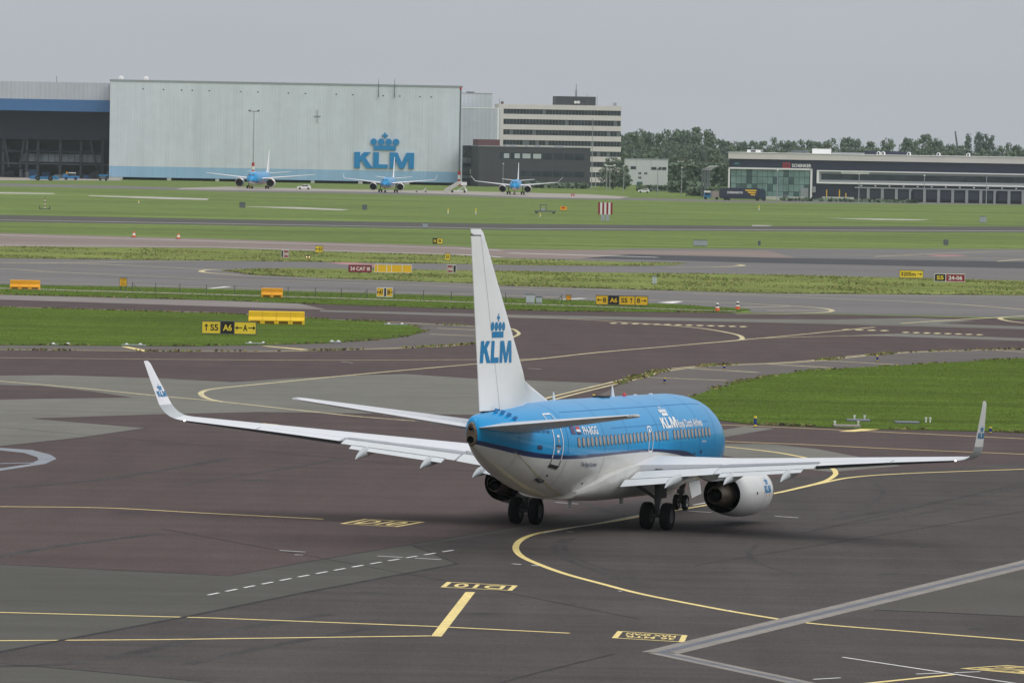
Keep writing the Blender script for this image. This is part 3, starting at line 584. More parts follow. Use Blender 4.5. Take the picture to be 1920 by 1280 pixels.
mb = MB(); mb.box(-.03, .03, -3.1, -2.75, .86, 1.25); mb.box(-.18, .18, -3.0, -2.93, .87, .92); mb.build('belly_antenna', M_wing, fus)
mb = MB(); mb.box(-.05, .05, 3.9, 4.15, .82, 1.2); mb.build('drain_mast', M_wing, fus)

# airfoil lofts
def foil(n=9, th=.11, c0=0.0, c1=1.0):
    """closed ring of (chord fraction, thickness) from c1 over the top to the nose and back underneath"""
    cs = [c0 + (c1 - c0) * (1 - math.cos(math.pi * k / (2 * n))) for k in range(n + 1)]
    yt = lambda c: 5 * th * (.2969 * math.sqrt(max(c, 0)) - .126 * c - .3516 * c * c + .2843 * c ** 3 - .1015 * c ** 4) + .0012
    up = [(c, yt(c) * 1.12) for c in reversed(cs)]; dn = [(c, -yt(c) * .85) for c in cs[1:]]
    return up + dn
def LEy(l): return 5.1 - .53 * (l - 1.88)
def TEy(l): return -4.5 + .276 * (17.16 - l) if l > 5.6 else (-1.31 - .9 * (5.6 - l) / 3.72 * 1.0)
def LEz(l): return 2.48 + .087 * (l - 1.88)
def drop(l): return .25 - .016 * min(l, 13)
def thick(l): return .135 - .0025 * l
def wpt(l, c, t, s):                         # a point of the wing: span station, chord fraction, thickness fraction, side
    ch = LEy(l) - TEy(l)
    return Vector((s * l, LEy(l) - c * ch, LEz(l) - c * drop(l) + t * ch))
def wsec(l, s, c1, n=9): return [wpt(l, c, t, s) for c, t in foil(n, thick(l), 0, c1)]
def ftop(l, c):
    th = thick(l); return (5 * th * (.2969 * math.sqrt(c) - .126 * c - .3516 * c * c + .2843 * c ** 3 - .1015 * c ** 4) + .0012) * 1.12
CUT = lambda l: .70 if l < 5.6 else .735
for s in (1, -1):
    mb = MB()
    mb.rings([wsec(l, s, CUT(l)) for l in (.8, 1.88, 3, 4.3, 5.59)])
    mb.rings([wsec(l, s, .735) for l in (5.6, 7, 8.5, 10.25)])
    mb.rings([wsec(l, s, .77) for l in (10.25, 12, 13.7)])
    # outer wing bending up into the winglet
    tips = [wsec(l, s, 1.0) for l in (13.7, 15.2, 16.4)]
    PW = pchip([(0, 16.4, LEz(16.4), 0, LEy(16.4), 1.66), (.25, 16.95, LEz(16.95) + .02, .22, LEy(16.95), 1.58), (.5, 17.27, 3.98, .75, LEy(17.27) - .12, 1.50), (.7, 17.45, 4.32, 1.15, -3.62, 1.34), (1.0, 17.56, 4.75, 1.27, -3.98, 1.16), (1.6, 17.78, 5.6, 1.30, -4.70, .80), (1.93, 17.89, 6.05, 1.31, -5.08, .60), (2.0, 17.91, 6.15, 1.31, -5.30, .42)])
    wl = []
    for q in (.12, .25, .37, .5, .6, .7, .85, 1.0, 1.3, 1.6, 1.85, 1.93, 2.0):
        l, z, an, ly, ch = PW(q); nx, nz = -math.sin(an), math.cos(an)
        wl.append([Vector((s * (l + nx * t * ch), ly - c * ch, z - c * .07 * max(0, 1 - q * 2) + nz * t * ch)) for c, t in foil(9, .085, 0, 1)])
    mb.rings(tips + wl[:2]); wing = mb.build('wing', M_wing, plane, smooth=50)
    mb = MB(); mb.rings(wl[1:6], 1, False); mb.rings(wl[5:], 0, True); wlo = mb.build('winglet', [M_fin, M_grey2], wing, smooth=50)
    # logo on the winglet faces
    for face in (1, -1):
        def onwl(u, v, s=s, face=face):
            q = .93 + v; l, z, an, ly, ch = PW(q); nx, nz = -math.sin(an), math.cos(an)
            yy = (u if face * s < 0 else -u); c = .48 - yy / ch
            t = 5 * .085 * (.2969 * math.sqrt(c) - .126 * c - .3516 * c * c + .2843 * c ** 3 - .1015 * c ** 4) * (1.12 if face > 0 else -.85) + .012 * face
            return Vector((s * (l + nx * t * ch), ly - c * ch, z + nz * t * ch))
        decal('winglet_logo', ([((x - 3.86) * .112, y * .082) for x, y in LOGO[0]], LOGO[1]), onwl, M_decalb, wlo)
    # aileron, flaps, spoilers
    mb = MB(); rg = []
    for l in (10.32, 12, 13.62):
        rg.append([wpt(l, c, t, s) for c, t in [(.785, ftop(l, .785)), (1, .002), (1, -.002), (.785, -.022)]])
    mb.rings(rg); mb.build('aileron', M_wing, wing)
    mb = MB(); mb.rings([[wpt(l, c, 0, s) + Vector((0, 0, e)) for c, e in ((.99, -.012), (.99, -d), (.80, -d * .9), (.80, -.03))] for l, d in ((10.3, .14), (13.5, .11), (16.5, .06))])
    mb.build('underside_shade_slab', M_gap, wing)  # near-black slab added as painted shade of the wing underside
    def flap(name, l0, l1, c_at, chord, dz, dl, m):
        mb = MB(); rg = []
        for l in (l0, (l0 + l1) / 2, l1):
            ch = LEy(l) - TEy(l); y0 = LEy(l) - c_at * ch; z0 = LEz(l) - c_at * drop(l) + dz
            fc = chord * (ch if l > 5.6 else 4.1 + (ch - 4.1) * .4)
            rg.append([Vector((s * l, y0 - (c * math.cos(dl) - t * math.sin(dl)) * fc, z0 - (c * math.sin(dl) - t * math.cos(dl)) * fc)) for c, t in foil(5, .13)])
        mb.rings(rg); fo = mb.build(name, m, wing, smooth=40)
        if name == 'aft_flap' or True:       # dark slot ahead of each flap
            k = 5; a_ = [[r[k], r[k - 1] * .5 + r[k - 2] * .5, r[k - 2] + Vector((0, -.012, .010)), r[k] + Vector((0, .05, .012))] for r in rg]
            q = MB(); q.rings(a_); q.build('flap_slot', M_gap, fo)
        return fo
    flap('flap', 2.12, 5.57, .715, .30, .030, R(10), M_flap); flap('aft_flap', 2.12, 4.25, .995, .15, -.145, R(20), M_flap)
    flap('flap', 5.63, 10.22, .745, .265, .015, R(9), M_flap); flap('aft_flap', 6.0, 9.75, 1.0, .13, -.105, R(17), M_flap)
    for k in range(4):
        l0 = 5.9 + 1.08 * k; l1 = l0 + 1.05; mb = MB()
        mb.rings([[wpt(l, c, t, s) for c, t in [(.60, ftop(l, .60) + .002), (.73, ftop(l, .73) + .004), (.73, ftop(l, .73) - .004), (.60, ftop(l, .60) - .01)]] for l in (l0, l1)])
        mb.build('spoiler', M_wing, wing)
    # flap track fairings
    for l, z0, ln in ((4.15, .0, 3.0), (6.55, 0, 2.9), (9.15, 0, 2.7)):
        ch = LEy(l) - TEy(l); ye = TEy(l) - (1.05 if l < 5.6 else .85); zt = LEz(l) - drop(l) - .02
        mb = MB(); rg = []
        for q, w_, d, dz in ((0, .01, .03, -.54), (.08, .07, .17, -.44), (.2, .13, .32, -.34), (.38, .165, .42, -.27), (.6, .16, .36, -.20), (.82, .12, .26, -.12), (1, .02, .08, -.04)):
            yy = ye - .55 + (ln + .55) * q; n = 12
            rg.append([(s * l + w_ * math.sin(a), yy, zt + dz + d / 2 * math.cos(a)) for a in [2 * math.pi * k / n for k in range(n)]])
        mb.rings(rg); mb.build('flap_track_fairing', M_grey2, wing, smooth=50)
    mb = MB(); p = Vector((s * 16.55, TEy(16.55) + .02, LEz(16.55) - .05)); mb.lathe([(0, .01), (.02, .035), (.08, .04), (.12, .015)], p, (0, -1, 0), 8, caps=True)
    mb.build('navigation_light', mat('lamp_white', (.9, .9, .9), .3, emit=(1, .93, .85, 2.5)), wing)
    # engine
    ey, ez, ex_ = 2.62, 1.50, s * 4.83
    sq = lambda c: 1.0 if c > -.2 else 1 - .05 * (-c - .2)
    mb = MB(); mb.lathe([(4.75, .80), (4.62, .86), (4.5, .94), (4.2, .995), (3.5, 1.05), (2.6, 1.06), (1.7, 1.02), (.9, .94), (.25, .84), (0, .80), (0, .775), (.6, .80), (1.4, .80)], (ex_, ey, ez), (0, 1, 0), 40, sq=sq, mis=[1, 1, 1, 0, 0, 0, 0, 0, 0, 2, 2, 2])
    nac = mb.build('engine_nacelle', [mat('nacelle_paint', (.66, .66, .66), .35, coat=.3, noise=[(2, .05)]), M_metal, M_soot], plane, smooth=40)
    mb = MB(); mb.lathe([(4.7, .78), (4.2, .76), (3.3, .76), (3.3, .01)], (ex_, ey, ez), (0, 1, 0), 32); mb.build('inlet_duct', M_soot, nac, smooth=40)
    mb = MB(); mb.lathe([(1.4, .80), (1.4, .60), (.9, .585), (.35, .55)], (ex_, ey, ez), (0, 1, 0), 32); mb.build('bypass_duct', M_soot, nac, smooth=40)
    mb = MB(); mb.lathe([(.36, .552), (0, .50), (-.45, .43)], (ex_, ey, ez), (0, 1, 0), 32); mb.lathe([(-.46, .425), (-.50, .405), (-.52, .425), (-.75, .385), (-1.05, .33), (-1.05, .315), (-.6, .30)], (ex_, ey, ez), (0, 1, 0), 32); mb.build('core_cowl', M_hot, nac, smooth=30)
    mb = MB(); mb.lathe([(-.6, .30), (-.6, .17), (-1.1, .15), (-1.5, .07), (-1.62, .01)], (ex_, ey, ez), (0, 1, 0), 24); mb.build('exhaust_plug', M_soot, nac, smooth=40)
    mb = MB(); zt = LEz(4.83)
    mb.rings([[(ex_ + a * .03, 6.1, ez + .98), (ex_ + a * .10, 5.2, ez + 1.02), (ex_ + a * .19, 3.4, zt + .02), (ex_ + a * .19, .6, zt - .15), (ex_ + a * .04, -.9, zt - .38), (ex_ + a * .10, .6, ez + .62), (ex_ + a * .16, 2.6, ez + .60), (ex_ + a * .12, 4.6, ez + .85)] for a in (-1, 1)])
    mb.build('pylon', M_body, nac)
    mb = MB(); mb.box(ex_ - .02, ex_ + .02, 4.3, 5.4, ez + .80, ez + 1.28, 0, Matrix.Translation((ex_, 0, ez)) @ Matrix.Rotation(-s * R(40), 4, 'Y') @ Matrix.Translation((-ex_, 0, -ez))); mb.build('nacelle_strake', M_body, nac)
    for sd in (1, -1):
        PR = pchip([(0, .80), (.25, .84), (.9, .94), (1.7, 1.02), (2.6, 1.06), (3.5, 1.05), (4.2, .995)])
        def onn(u, v, sd=sd):
            r = PR(u)[0] + .008; a = v / 1.05
            return Vector((ex_ + sd * r * math.cos(a), ey + u, ez + r * math.sin(a)))
        decal('nacelle_logo', ([((3.25 + (x - 3.86) * .118) if sd > 0 else (3.25 - (x - 3.86) * .118), .02 + y * .155) for x, y in LOGO[0]], LOGO[1]), onn, M_decalb, nac, (.2, .1))
        decal('nacelle_vent', poly2d(disc(1.75, .05, .07, 10)), onn, M_gap, nac)
        decal('nacelle_placard', poly2d(rrect(3.0, 3.05, -.14, -.05, .02), rrect(3.45, 3.5, -.14, -.02, .02)), onn, M_red, nac)
        decal('cowl_seam', poly2d([(2.72, -1.4), (2.74, -1.4), (2.74, 1.5), (2.72, 1.5)]), onn, M_grey2, nac, (0, .12))
    # main gear (the oleos take up the lean of the body)
    gz = s * 2.86 * math.tan(PBE)
    gx = s * 2.86
    mb = MB(); mb.tube((gx, 0, gz + .56), (gx, 0, gz + 1.25), .085); mb.tube((gx, 0, gz + 1.15), (gx, 0, 2.55), .145, .16, 12)
    mb.tube((gx - s * .1, 0, gz + 1.3), (s * 1.45, .1, 2.1), .07); mb.tube((gx, -.05, gz + .62), (gx, -.34, gz + .98), .05); mb.tube((gx, -.34, gz + .98), (gx, -.08, gz + 1.35), .05)
    mb.tube((gx - .46, 0, gz + .565), (gx + .46, 0, gz + .565), .075); mb.tube((gx, .1, gz + 1.0), (gx + s * .1, .9, 2.3), .06)
    gear = mb.build('main_gear', M_gear, plane, smooth=40)
    mb = MB(); mb.box(gx + s * .17, gx + s * .21, -.42, .55, gz + 1.30, 2.45); mb.build('gear_door', M_gear, gear)
    for d in (-.43, .43):
        mb = MB(); T_ = [(-.21, .30), (-.205, .46), (-.17, .535), (-.10, .562), (0, .566), (.10, .562), (.17, .535), (.205, .46), (.21, .30)]
        mb.lathe(T_, (gx + d, 0, gz + .565), (1, 0, 0), 32); wh = mb.build('wheel', M_tyre, gear, smooth=50)
        mb = MB(); mb.lathe([(-.19, .01), (-.15, .15), (-.19, .30), (.19, .30), (.15, .15), (.19, .01)], (gx + d, 0, gz + .565), (1, 0, 0), 24); mb.build('hub', M_hub, wh, smooth=30)
# nose gear
nz = 12.6 * math.tan(-PAL) ; ny = 12.6
mb = MB(); mb.tube((0, ny, nz + .34), (0, ny - .05, 1.7), .08, .1, 10); mb.tube((-.3, ny, nz + .343), (.3, ny, nz + .343), .05); mb.tube((0, ny + .05, nz + .7), (0, ny + .9, 1.7), .05); mb.tube((0, ny - .06, nz + .42), (0, ny - .28, nz + .65), .04); mb.tube((0, ny - .28, nz + .65), (0, ny - .06, nz + .85), .04)
mb.box(-.14, .14, ny - .2, ny + .05, nz + .72, nz + .92)
ng = mb.build('nose_gear', M_gear, plane, smooth=40)
for d in (-.2, .2):
    mb = MB(); mb.lathe([(-.1, .19), (-.098, .28), (-.075, .33), (0, .344), (.075, .33), (.098, .28), (.1, .19)], (d, ny, nz + .343), (1, 0, 0), 28); wh = mb.build('wheel', M_tyre, ng, smooth=50)
    mb = MB(); mb.lathe([(-.09, .01), (-.07, .1), (-.09, .19), (.09, .19), (.07, .1), (.09, .01)], (d, ny, nz + .343), (1, 0, 0), 20); mb.build('hub', mat('nose_hub', (.3, .3, .31), .5), wh, smooth=30)
for s in (1, -1):
    mb = MB(); mb.add([(s * .50, ny - .75, 1.52), (s * .50, ny + .95, 1.52), (s * .62, ny + .9, .95), (s * .62, ny - .5, .80), (s * .53, ny - .75, 1.52), (s * .53, ny + .95, 1.52), (s * .65, ny + .9, .95), (s * .65, ny - .5, .80)], [(0, 1, 2, 3), (4, 5, 6, 7), (0, 1, 5, 4), (1, 2, 6, 5), (2, 3, 7, 6), (3, 0, 4, 7)])
    mb.build('nose_gear_door', M_body, ng)

# fin and rudder
def fin_le(z): return -9.37 - (z - 6.21) * (15.03 - 9.37) / (12.05 - 6.21) if z > 6.21 else -6.21 - (z - 5.34) * (9.37 - 6.21) / (6.21 - 5.34)
def fin_te(z): return -14.62 - (z - 5.02) * (16.5 - 14.62) / (12.18 - 5.02)
def hinge(z): return -12.72 - (z - 5.06) * (15.5 - 12.72) / (11.98 - 5.06)
def fth(y, z):
    ch = fin_le(max(z, 6.3)) - fin_te(z); c = min(max((fin_le(max(z, 6.3)) - y) / ch, .0), 1)
    t = 5 * .10 * ch * (.2969 * math.sqrt(c) - .126 * c - .3516 * c * c + .2843 * c ** 3 - .1015 * c ** 4)
    if z < 6.3 and y > fin_le(6.3): t = max(t, .05 * (1 - (y - fin_le(6.3)) / 4))
    return max(t, .012)
mb = MB(); rg = []
for z in (4.9, 5.3, 5.6, 5.9, 6.21, 6.6, 7.4, 8.5, 9.6, 10.7, 11.7, 12.05, 12.17, 12.2):
    le = fin_le(z) if z <= 12.05 else fin_le(12.05) - (z - 12.05) * 2.5; te = hinge(z) if z < 11.95 else fin_te(z)
    cs = [0, .02, .06, .12, .2, .32, .46, .62, .8, 1]; up = [(le + (te - le) * c) for c in cs]; k = 1 if z < 12.1 else .6
    rg.append([(fth(y, z) * k if i else 0.005, y, z) for i, y in enumerate(up)] + [(-fth(y, z) * k if i else -.005, y, z) for i, y in reversed(list(enumerate(up)))])
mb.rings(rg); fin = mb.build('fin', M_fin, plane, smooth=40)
mb = MB(); rg = []
for z in (5.10, 6.5, 8, 9.5, 11, 11.92):
    a, b = hinge(z) - .035, fin_te(z); cs = [0, .25, .5, .75, 1]; up = [a + (b - a) * c for c in cs]
    rg.append([(fth(y, z), y, z) for y in up] + [(-fth(y, z), y, z) for y in reversed(up)])
mb.rings(rg); mb.build('rudder', M_fin, fin, smooth=40)
mb = MB(); mb.add([(0, hinge(5.1) + .05, 5.05), (0, hinge(5.1) - .1, 5.05), (0, hinge(11.95) - .1, 11.96), (0, hinge(11.95) + .05, 11.96)], [(0, 1, 2, 3)])
zc = [5.06 + .345 * k for k in range(21)]
for s in (1, -1):
    seam = [(hinge(z) - .0, z) for z in zc]
    sh = ([(y + .004, z) for y, z in seam] + [(y - .04, z) for y, z in seam], [(i, i + 1, 21 + i + 1, 21 + i) for i in range(20)])
    decal('rudder_seam', sh, lambda u, v, s=s: Vector((s * (fth(u, v) + .003), u, v)), M_gap if False else M_grey2, fin)
    decal('rudder_cap_seam', poly2d([(fin_te(11.93) + .0, 11.93), (hinge(11.93), 11.93), (hinge(11.93), 11.965), (fin_te(11.93), 11.965)]), lambda u, v, s=s: Vector((s * (fth(u, v) + .012), u, v)), M_gap, fin)
    decal('fin_logo', ([((-14.95 + x * .412) if s > 0 else (-11.77 - x * .412), 6.98 + y * .42) for x, y in LOGO[0]], LOGO[1]), lambda u, v, s=s: Vector((s * (fth(u, v) + .014), u, v)), M_decalb, fin, (.3, .4))
    decal('fin_base_gap', poly2d([(-14.5, 5.03), (-12.75, 5.10), (-12.75, 5.15), (-14.5, 5.06)]), lambda u, v, s=s: Vector((s * (fth(u, v) + .015), u, v)), M_gap, fin)
    # tailplane
    mb = MB(); rg = []; rge = []
    for l, le, te, z in ((.25, -10.75, -15.40, 4.49), (.9, -11.2, -15.55, 4.57), (3, -12.75, -16.05, 4.83), (5, -14.3, -16.55, 5.08), (6.75, -15.6, -16.98, 5.29), (6.95, -15.85, -17.03, 5.315), (7.0, -16.25, -17.03, 5.32)):
        ch = le - te; th = .10
        rg.append([Vector((s * l, le - c * ch, z + (c - 1) * ch * .047 + t * ch)) for c, t in foil(8, th, 0, .72)])
        if l < 6.9: rge.append([Vector((s * l, le - c * ch, z + (c - 1) * ch * .047 + t * ch)) for c, t in [(.735, .03), (1, .002), (1, -.002), (.735, -.026)]])
    mb.rings(rg); tp = mb.build('tailplane', M_wing, plane, smooth=40)
    mb = MB(); mb.rings(rge); mb.build('elevator', M_wing, tp)
    mb = MB(); mb.rings([[Vector((s * (.25 + 6.9 * q), -15.35 - 1.235 * q + d * .02, 4.47 + .8 * q + e)) for d, e in ((0, -.02), (-8 + 2 * q, -.045 + .02 * q), (-8 + 2 * q, -.06 + .02 * q), (0, -.05 + .01 * q))] for q in (0, .5, .96)]) if False else None

# ------------------------------------------------------------------ airfield signs
M_sy = mat('sign_yellow', (.92, .68, .045), .5, noise=[(1, .05)])
M_sa = mat('sign_amber', (.86, .52, .02), .5, noise=[(1, .06)])
M_so = mat('barrier_orange', (.85, .38, .012), .6, noise=[(.8, .08)])
M_by = mat('barrier_yellow', (.92, .58, .015), .6, noise=[(.8, .08)])
M_sb = mat('sign_black', (.012, .012, .014), .5)
M_sr = mat('sign_red', (.27, .020, .034), .5, noise=[(1, .08)])
M_sw = mat('sign_white', (.80, .80, .78), .5)
M_frame = mat('sign_frame', (.10, .10, .10), .6)
M_cab = mat('cabinet_grey', (.36, .39, .44), .6, noise=[(1, .08)])
M_cabd = mat('cabinet_dark', (.13, .145, .16), .6, noise=[(1, .08)])
def airsign(name, label, px0, px1, ptop, pbase, panels, cat='sign', turn=0.0, legz=.0, frame=None, group=None):
    """panels: (share of width, panel colour, [(text or arrow, x share)], colour); stands where its foot meets the ground"""
    b = G((px0 + px1) / 2, pbase); Y = b.y
    W = (px1 - px0) * Y / F; hgt = at((px0 + px1) / 2, ptop, Y).z
    e = empty(name, (b.x, b.y, .05), turn); tag(e, label, cat, group)
    x = -W / 2; tot = sum(p[0] for p in panels); z0 = max(.12, hgt * .10) + legz; z1 = hgt - .05
    for p in panels:
        wp = W * p[0] / tot; mb = MB(); mb.box(x + .02, x + wp - .02, -.09, .09, z0, z1)
        po = mb.build('panel', p[1], e)
        mb = MB(); t = .05 + .012 * (z1 - z0)
        for q in ((x, x + wp, z0 - t, z0), (x, x + wp, z1, z1 + t), (x, x + t * .6, z0, z1), (x + wp - t * .6, x + wp, z0, z1)): mb.box(q[0], q[1], -.115, .115, q[2], q[3])
        mb.build('frame', frame or M_frame, po)
        shapes = ([], [])
        for g in p[2]:
            hh = (z1 - z0)
            if g[0] in '<>^v': sh = poly2d(arrow2d(x + wp * g[1], (z0 + z1) / 2, hh * .62, {'<': math.pi, '>': 0, '^': math.pi / 2, 'v': -math.pi / 2}[g[0]]))
            else:
                wt = g[2] * wp; sh = text2d(g[0], 1, .025, fit=(x + wp * g[1] - wt / 2, x + wp * g[1] + wt / 2, z0 + hh * (g[3] if len(g) > 3 else .22), z0 + hh * (g[4] if len(g) > 4 else .78)))
            o = len(shapes[0]); shapes = (shapes[0] + sh[0], shapes[1] + [tuple(i + o for i in f) for f in sh[1]])
        if shapes[0]: decal('legend', shapes, lambda u, v: Vector((u, -.096, v)), p[3], po)
        x += wp
    for lx in (-W * .36, W * .36):
        mb = MB(); mb.box(lx - .04, lx + .04, -.04, .04, -.06, z0 - .02); mb.build('leg', M_frame, e)
    return e
airsign('taxiway_sign', 'three-panel sign reading S5, A6 and A with arrows, on the left lawn', 378, 481, 603, 629, [(35, M_sy, [('^', .24), ('S5', .66, .42)], M_sb), (25, M_sb, [('A6', .5, .66)], M_sy), (41, M_sy, [('<', .2), ('A', .5, .2), ('>', .8)], M_sb)], turn=R(-4))
airsign('taxiway_sign', 'four-panel amber sign reading B, A6, S5, B with arrows, beside the brown taxiway', 1117, 1215, 555, 574, [(23, M_sa, [('<', .3), ('B', .72, .26)], M_sb), (20, M_sb, [('A6', .5, .68)], M_sa), (30, M_sa, [('S5', .33, .4), ('^', .76)], M_sb), (24, M_sa, [('B', .28, .24), ('>', .68)], M_sb)], turn=R(-4))
airsign('runway_sign', 'red sign reading 24 CAT III on the rough verge', 653, 697, 497.5, 512.5, [(44, M_sr, [('24 CAT III', .5, .84)], M_sw)])
airsign('runway_sign', 'black and red sign reading S5 and 24-06 beside the right verge', 1752, 1809, 514, 530, [(21, M_sb, [('S5', .5, .62)], M_sy), (36, M_sr, [('24-06', .5, .72)], M_sw)], frame=M_sw)
airsign('distance_sign', 'yellow sign reading 3205m with a right arrow, on the right verge', 1686, 1731, 507, 523, [(45, M_sy, [('3205m', .37, .62), ('>', .85)], M_sb)])
e = airsign('sign_back', 'long blank yellow sign with white posts next to the red runway sign', 702, 772, 496.5, 513, [(6, M_sa, [], M_sb), (17, M_sa, [], M_sb), (9, M_sa, [], M_sb), (20, M_sa, [], M_sb), (18, M_sa, [], M_sb)], frame=M_sw)
airsign('taxiway_sign', 'yellow sign reading A7 with a black centre panel, behind the wire fence', 706, 736, 540, 558.5, [(13, M_sa, [('<', .25), ('A7', .65, .5)], M_sb), (5, M_sb, [], M_sy), (11, M_sa, [('B', .35, .4), ('>', .78)], M_sb)], frame=M_sw)
airsign('stop_sign', 'upright amber board reading STOP on two legs, at the left fence end', 224, 238, 521.5, 546, [(14, M_sa, [('STOP', .5, .6, .66, .88), ('CONTACT', .5, .66, .36, .52), ('GROUND', .5, .66, .12, .28)], mat('sign_text_red', (.25, .03, .01), .5))], legz=.35)
airsign('small_sign', 'small red sign with a black edge panel near the yellow sign, by the runway', 527, 541.5, 469.5, 484.5, [(4, M_sb, [], M_sy), (10, M_sr, [('24-06', .5, .8)], M_sw)], frame=M_sw)
airsign('small_sign', 'small red sign with black panel beside the white tail fin', 838, 855, 497.5, 513, [(10, M_sr, [('24-06', .5, .8)], M_sw), (5, M_sb, [], M_sy)], frame=M_sw)
airsign('small_sign', 'small yellow arrow sign standing at the edge of the pink runway', 591, 606, 461.5, 475, [(15, M_sy, [('<', .25), ('S5', .66, .5)], M_sb)])
airsign('small_sign', 'narrow yellow board on the verge left of the tail fin', 834, 844, 475.5, 489.5, [(10, M_sy, [('S5', .5, .6)], M_sb)])
airsign('small_sign', 'small black and yellow sign in the grass beyond the runway', 811, 830, 447, 458.5, [(8, M_sb, [('S5', .5, .6)], M_sy), (10, M_sy, [('B', .5, .5)], M_sb)])
airsign('small_sign', 'small orange board right of the grey fence cabinets', 1061, 1071, 553.5, 567, [(10, M_so, [('STOP', .5, .6, .5, .75)], M_sr)], legz=.1)

def barrier(label, px0, px1, ptop, pbase, m, n):
    b = G((px0 + px1) / 2, pbase); W = (px1 - px0) * b.y / F; h_ = at((px0 + px1) / 2, ptop, b.y).z
    e = empty('water_barrier', (b.x, b.y, .05)); tag(e, label, 'barrier', 'plastic water-filled barriers on the verges')
    k = W / n
    for i in range(n):
        x0 = -W / 2 + k * i + .01; x1 = x0 + k - .02; c = k * .16; notch = h_ * .22
        prof = [(-.38, 0), (-.38, h_ * .3), (-.2, h_ * .55), (-.2, h_ * .95), (-.15, h_), (.15, h_), (.2, h_ * .95), (.2, h_ * .55), (.38, h_ * .3), (.38, 0)]
        mb = MB(); mb.rings([[(x, p[0], max(p[1], notch)) for p in prof] for x in (x0, x1)])
        for fx in (x0, x1 - c): mb.box(fx, fx + c, -.38, .38, 0, notch + .01)
        bo = mb.build('barrier_block', m, e)
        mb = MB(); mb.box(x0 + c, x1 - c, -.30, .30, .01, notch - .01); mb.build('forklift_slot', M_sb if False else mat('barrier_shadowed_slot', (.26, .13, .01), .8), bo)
    return e
barrier('long yellow water barrier standing just above the three-panel S5 sign', 466, 571, 584.5, 608, M_by, 4)
barrier('orange water barrier at the far left edge of the fence verge', 19, 75, 526, 543, M_so, 3)
barrier('short pair of orange barriers on the verge behind the yellow barrier', 490, 530, 541, 558, M_so, 2)

def cabinet(label, px0, px1, ptop, pbase, m, doors=1, depth=.5, cat='cabinet', name='equipment_cabinet'):
    b = G((px0 + px1) / 2, pbase); W = (px1 - px0) * b.y / F; h_ = max(at((px0 + px1) / 2, ptop, b.y).z, .5)
    e = empty(name, (b.x, b.y, .0)); tag(e, label, cat)
    mb = MB(); mb.box(-W / 2, W / 2, -depth / 2, depth / 2, .12, h_); body_ = mb.build('housing', m, e)
    for k in range(doors):
        x0 = -W / 2 + W * k / doors; mb = MB(); mb.box(x0 + .04, x0 + W / doors - .04, -depth / 2 - .03, -depth / 2, .2, h_ - .08); mb.build('door', m, body_)
    mb = MB(); mb.box(-W / 2 - .05, W / 2 + .05, -depth / 2 - .06, depth / 2 + .05, h_, h_ + .06); mb.build('lid', M_cabd, e)
    mb = MB(); mb.box(-W / 2 + .05, W / 2 - .05, -depth / 2 + .05, depth / 2 - .05, -.05, .12); mb.build('plinth', M_conc, e)
    return e
cabinet('tall pale grey cabinet by the fence right of the tail fin', 986, 1002, 552, 570, mat('cabinet_pale', (.50, .55, .58), .5), 2)
cabinet('low pale grey cabinet next to the taller one by the fence', 1005, 1016, 556.5, 570, MATS['cabinet_pale'], 2)
cabinet('narrow pale cabinet on the rough verge above the amber sign', 1223, 1231, 518, 534, MATS['cabinet_pale'], 2)
cabinet('wide grey cabinet row in the grass beyond the runway', 1300, 1326, 450.5, 462, M_cab, 3)
cabinet('dark square box in the right grass beyond the runway', 1769, 1778, 450, 460, M_cabd)
cabinet('pale blue-grey board box in the far right grass', 1837, 1849, 406, 418, M_cab)
cabinet('small grey box in the far grass below the leftmost parked airliner', 449, 460, 379.5, 390, M_cabd)
cabinet('small dark box in the far grass below the big blue crown logo', 679, 688, 384.5, 393.5, M_cabd)
cabinet('grey box on the far taxiway edge left of the fin top', 792, 802, 418.5, 428.5, M_cab)
cabinet('thin dark post box in the grass right of the wide cabinet row', 1421, 1426, 452.5, 460.5, M_cabd)

# red and white striped board
b = G(1134.5, 414); e = empty('striped_board', b); tag(e, 'red and white vertically striped board on a grey stand in the far grass', 'marker board')
W = 27 * b.y / F; zt = at(1134, 379.5, b.y).z; zb = at(1134, 402, b.y).z
for k in range(7):
    mb = MB(); mb.box(-W / 2 + W * k / 7, -W / 2 + W * (k + 1) / 7, -.12, .12, zb, zt); mb.build('stripe', M_sr if k % 2 == 0 else M_sw, e)
mb = MB(); mb.box(-W * .28, -W * .05, -.2, .2, 0, zb); mb.build('stand', M_cab, e); mb = MB(); mb.box(W * .05, W * .28, -.2, .2, 0, zb); mb.build('stand', M_cab, e)
# equipment trailer with a frame, in the far grass
b = G(1023, 400.5); e = empty('equipment_trailer', b); tag(e, 'grey equipment trailer with an open square frame in the far grass', 'trailer'); k = b.y / F
mb = MB(); mb.box(-21 * k, 20 * k, -.5, .5, 3 * k, 5.5 * k); mb.build('chassis', M_cabd, e)
mb = MB()
for x in (-11, 0): mb.box(x * k, (x + 1.4) * k, -.1, .1, 5 * k, 17 * k)
mb.box(-11 * k, 1.4 * k, -.1, .1, 16 * k, 17.3 * k); mb.build('frame', M_cabd, e)
mb = MB(); mb.box(-8 * k, -2 * k, -.4, .4, 5.5 * k, 10 * k); mb.build('generator', M_cab, e)
for x in (-17, 15):
    mb = MB(); mb.lathe([(-.3, .1), (-.3, 2.6 * k), (.3, 2.6 * k), (.3, .1)], (x * k, 0, 2.7 * k), (0, 1, 0), 12); mb.build('wheel', M_tyre, e)
b = G(1056.5, 396); e = empty('orange_box', b); tag(e, 'small orange signal box in the far grass beside the trailer', 'box'); k = b.y / F
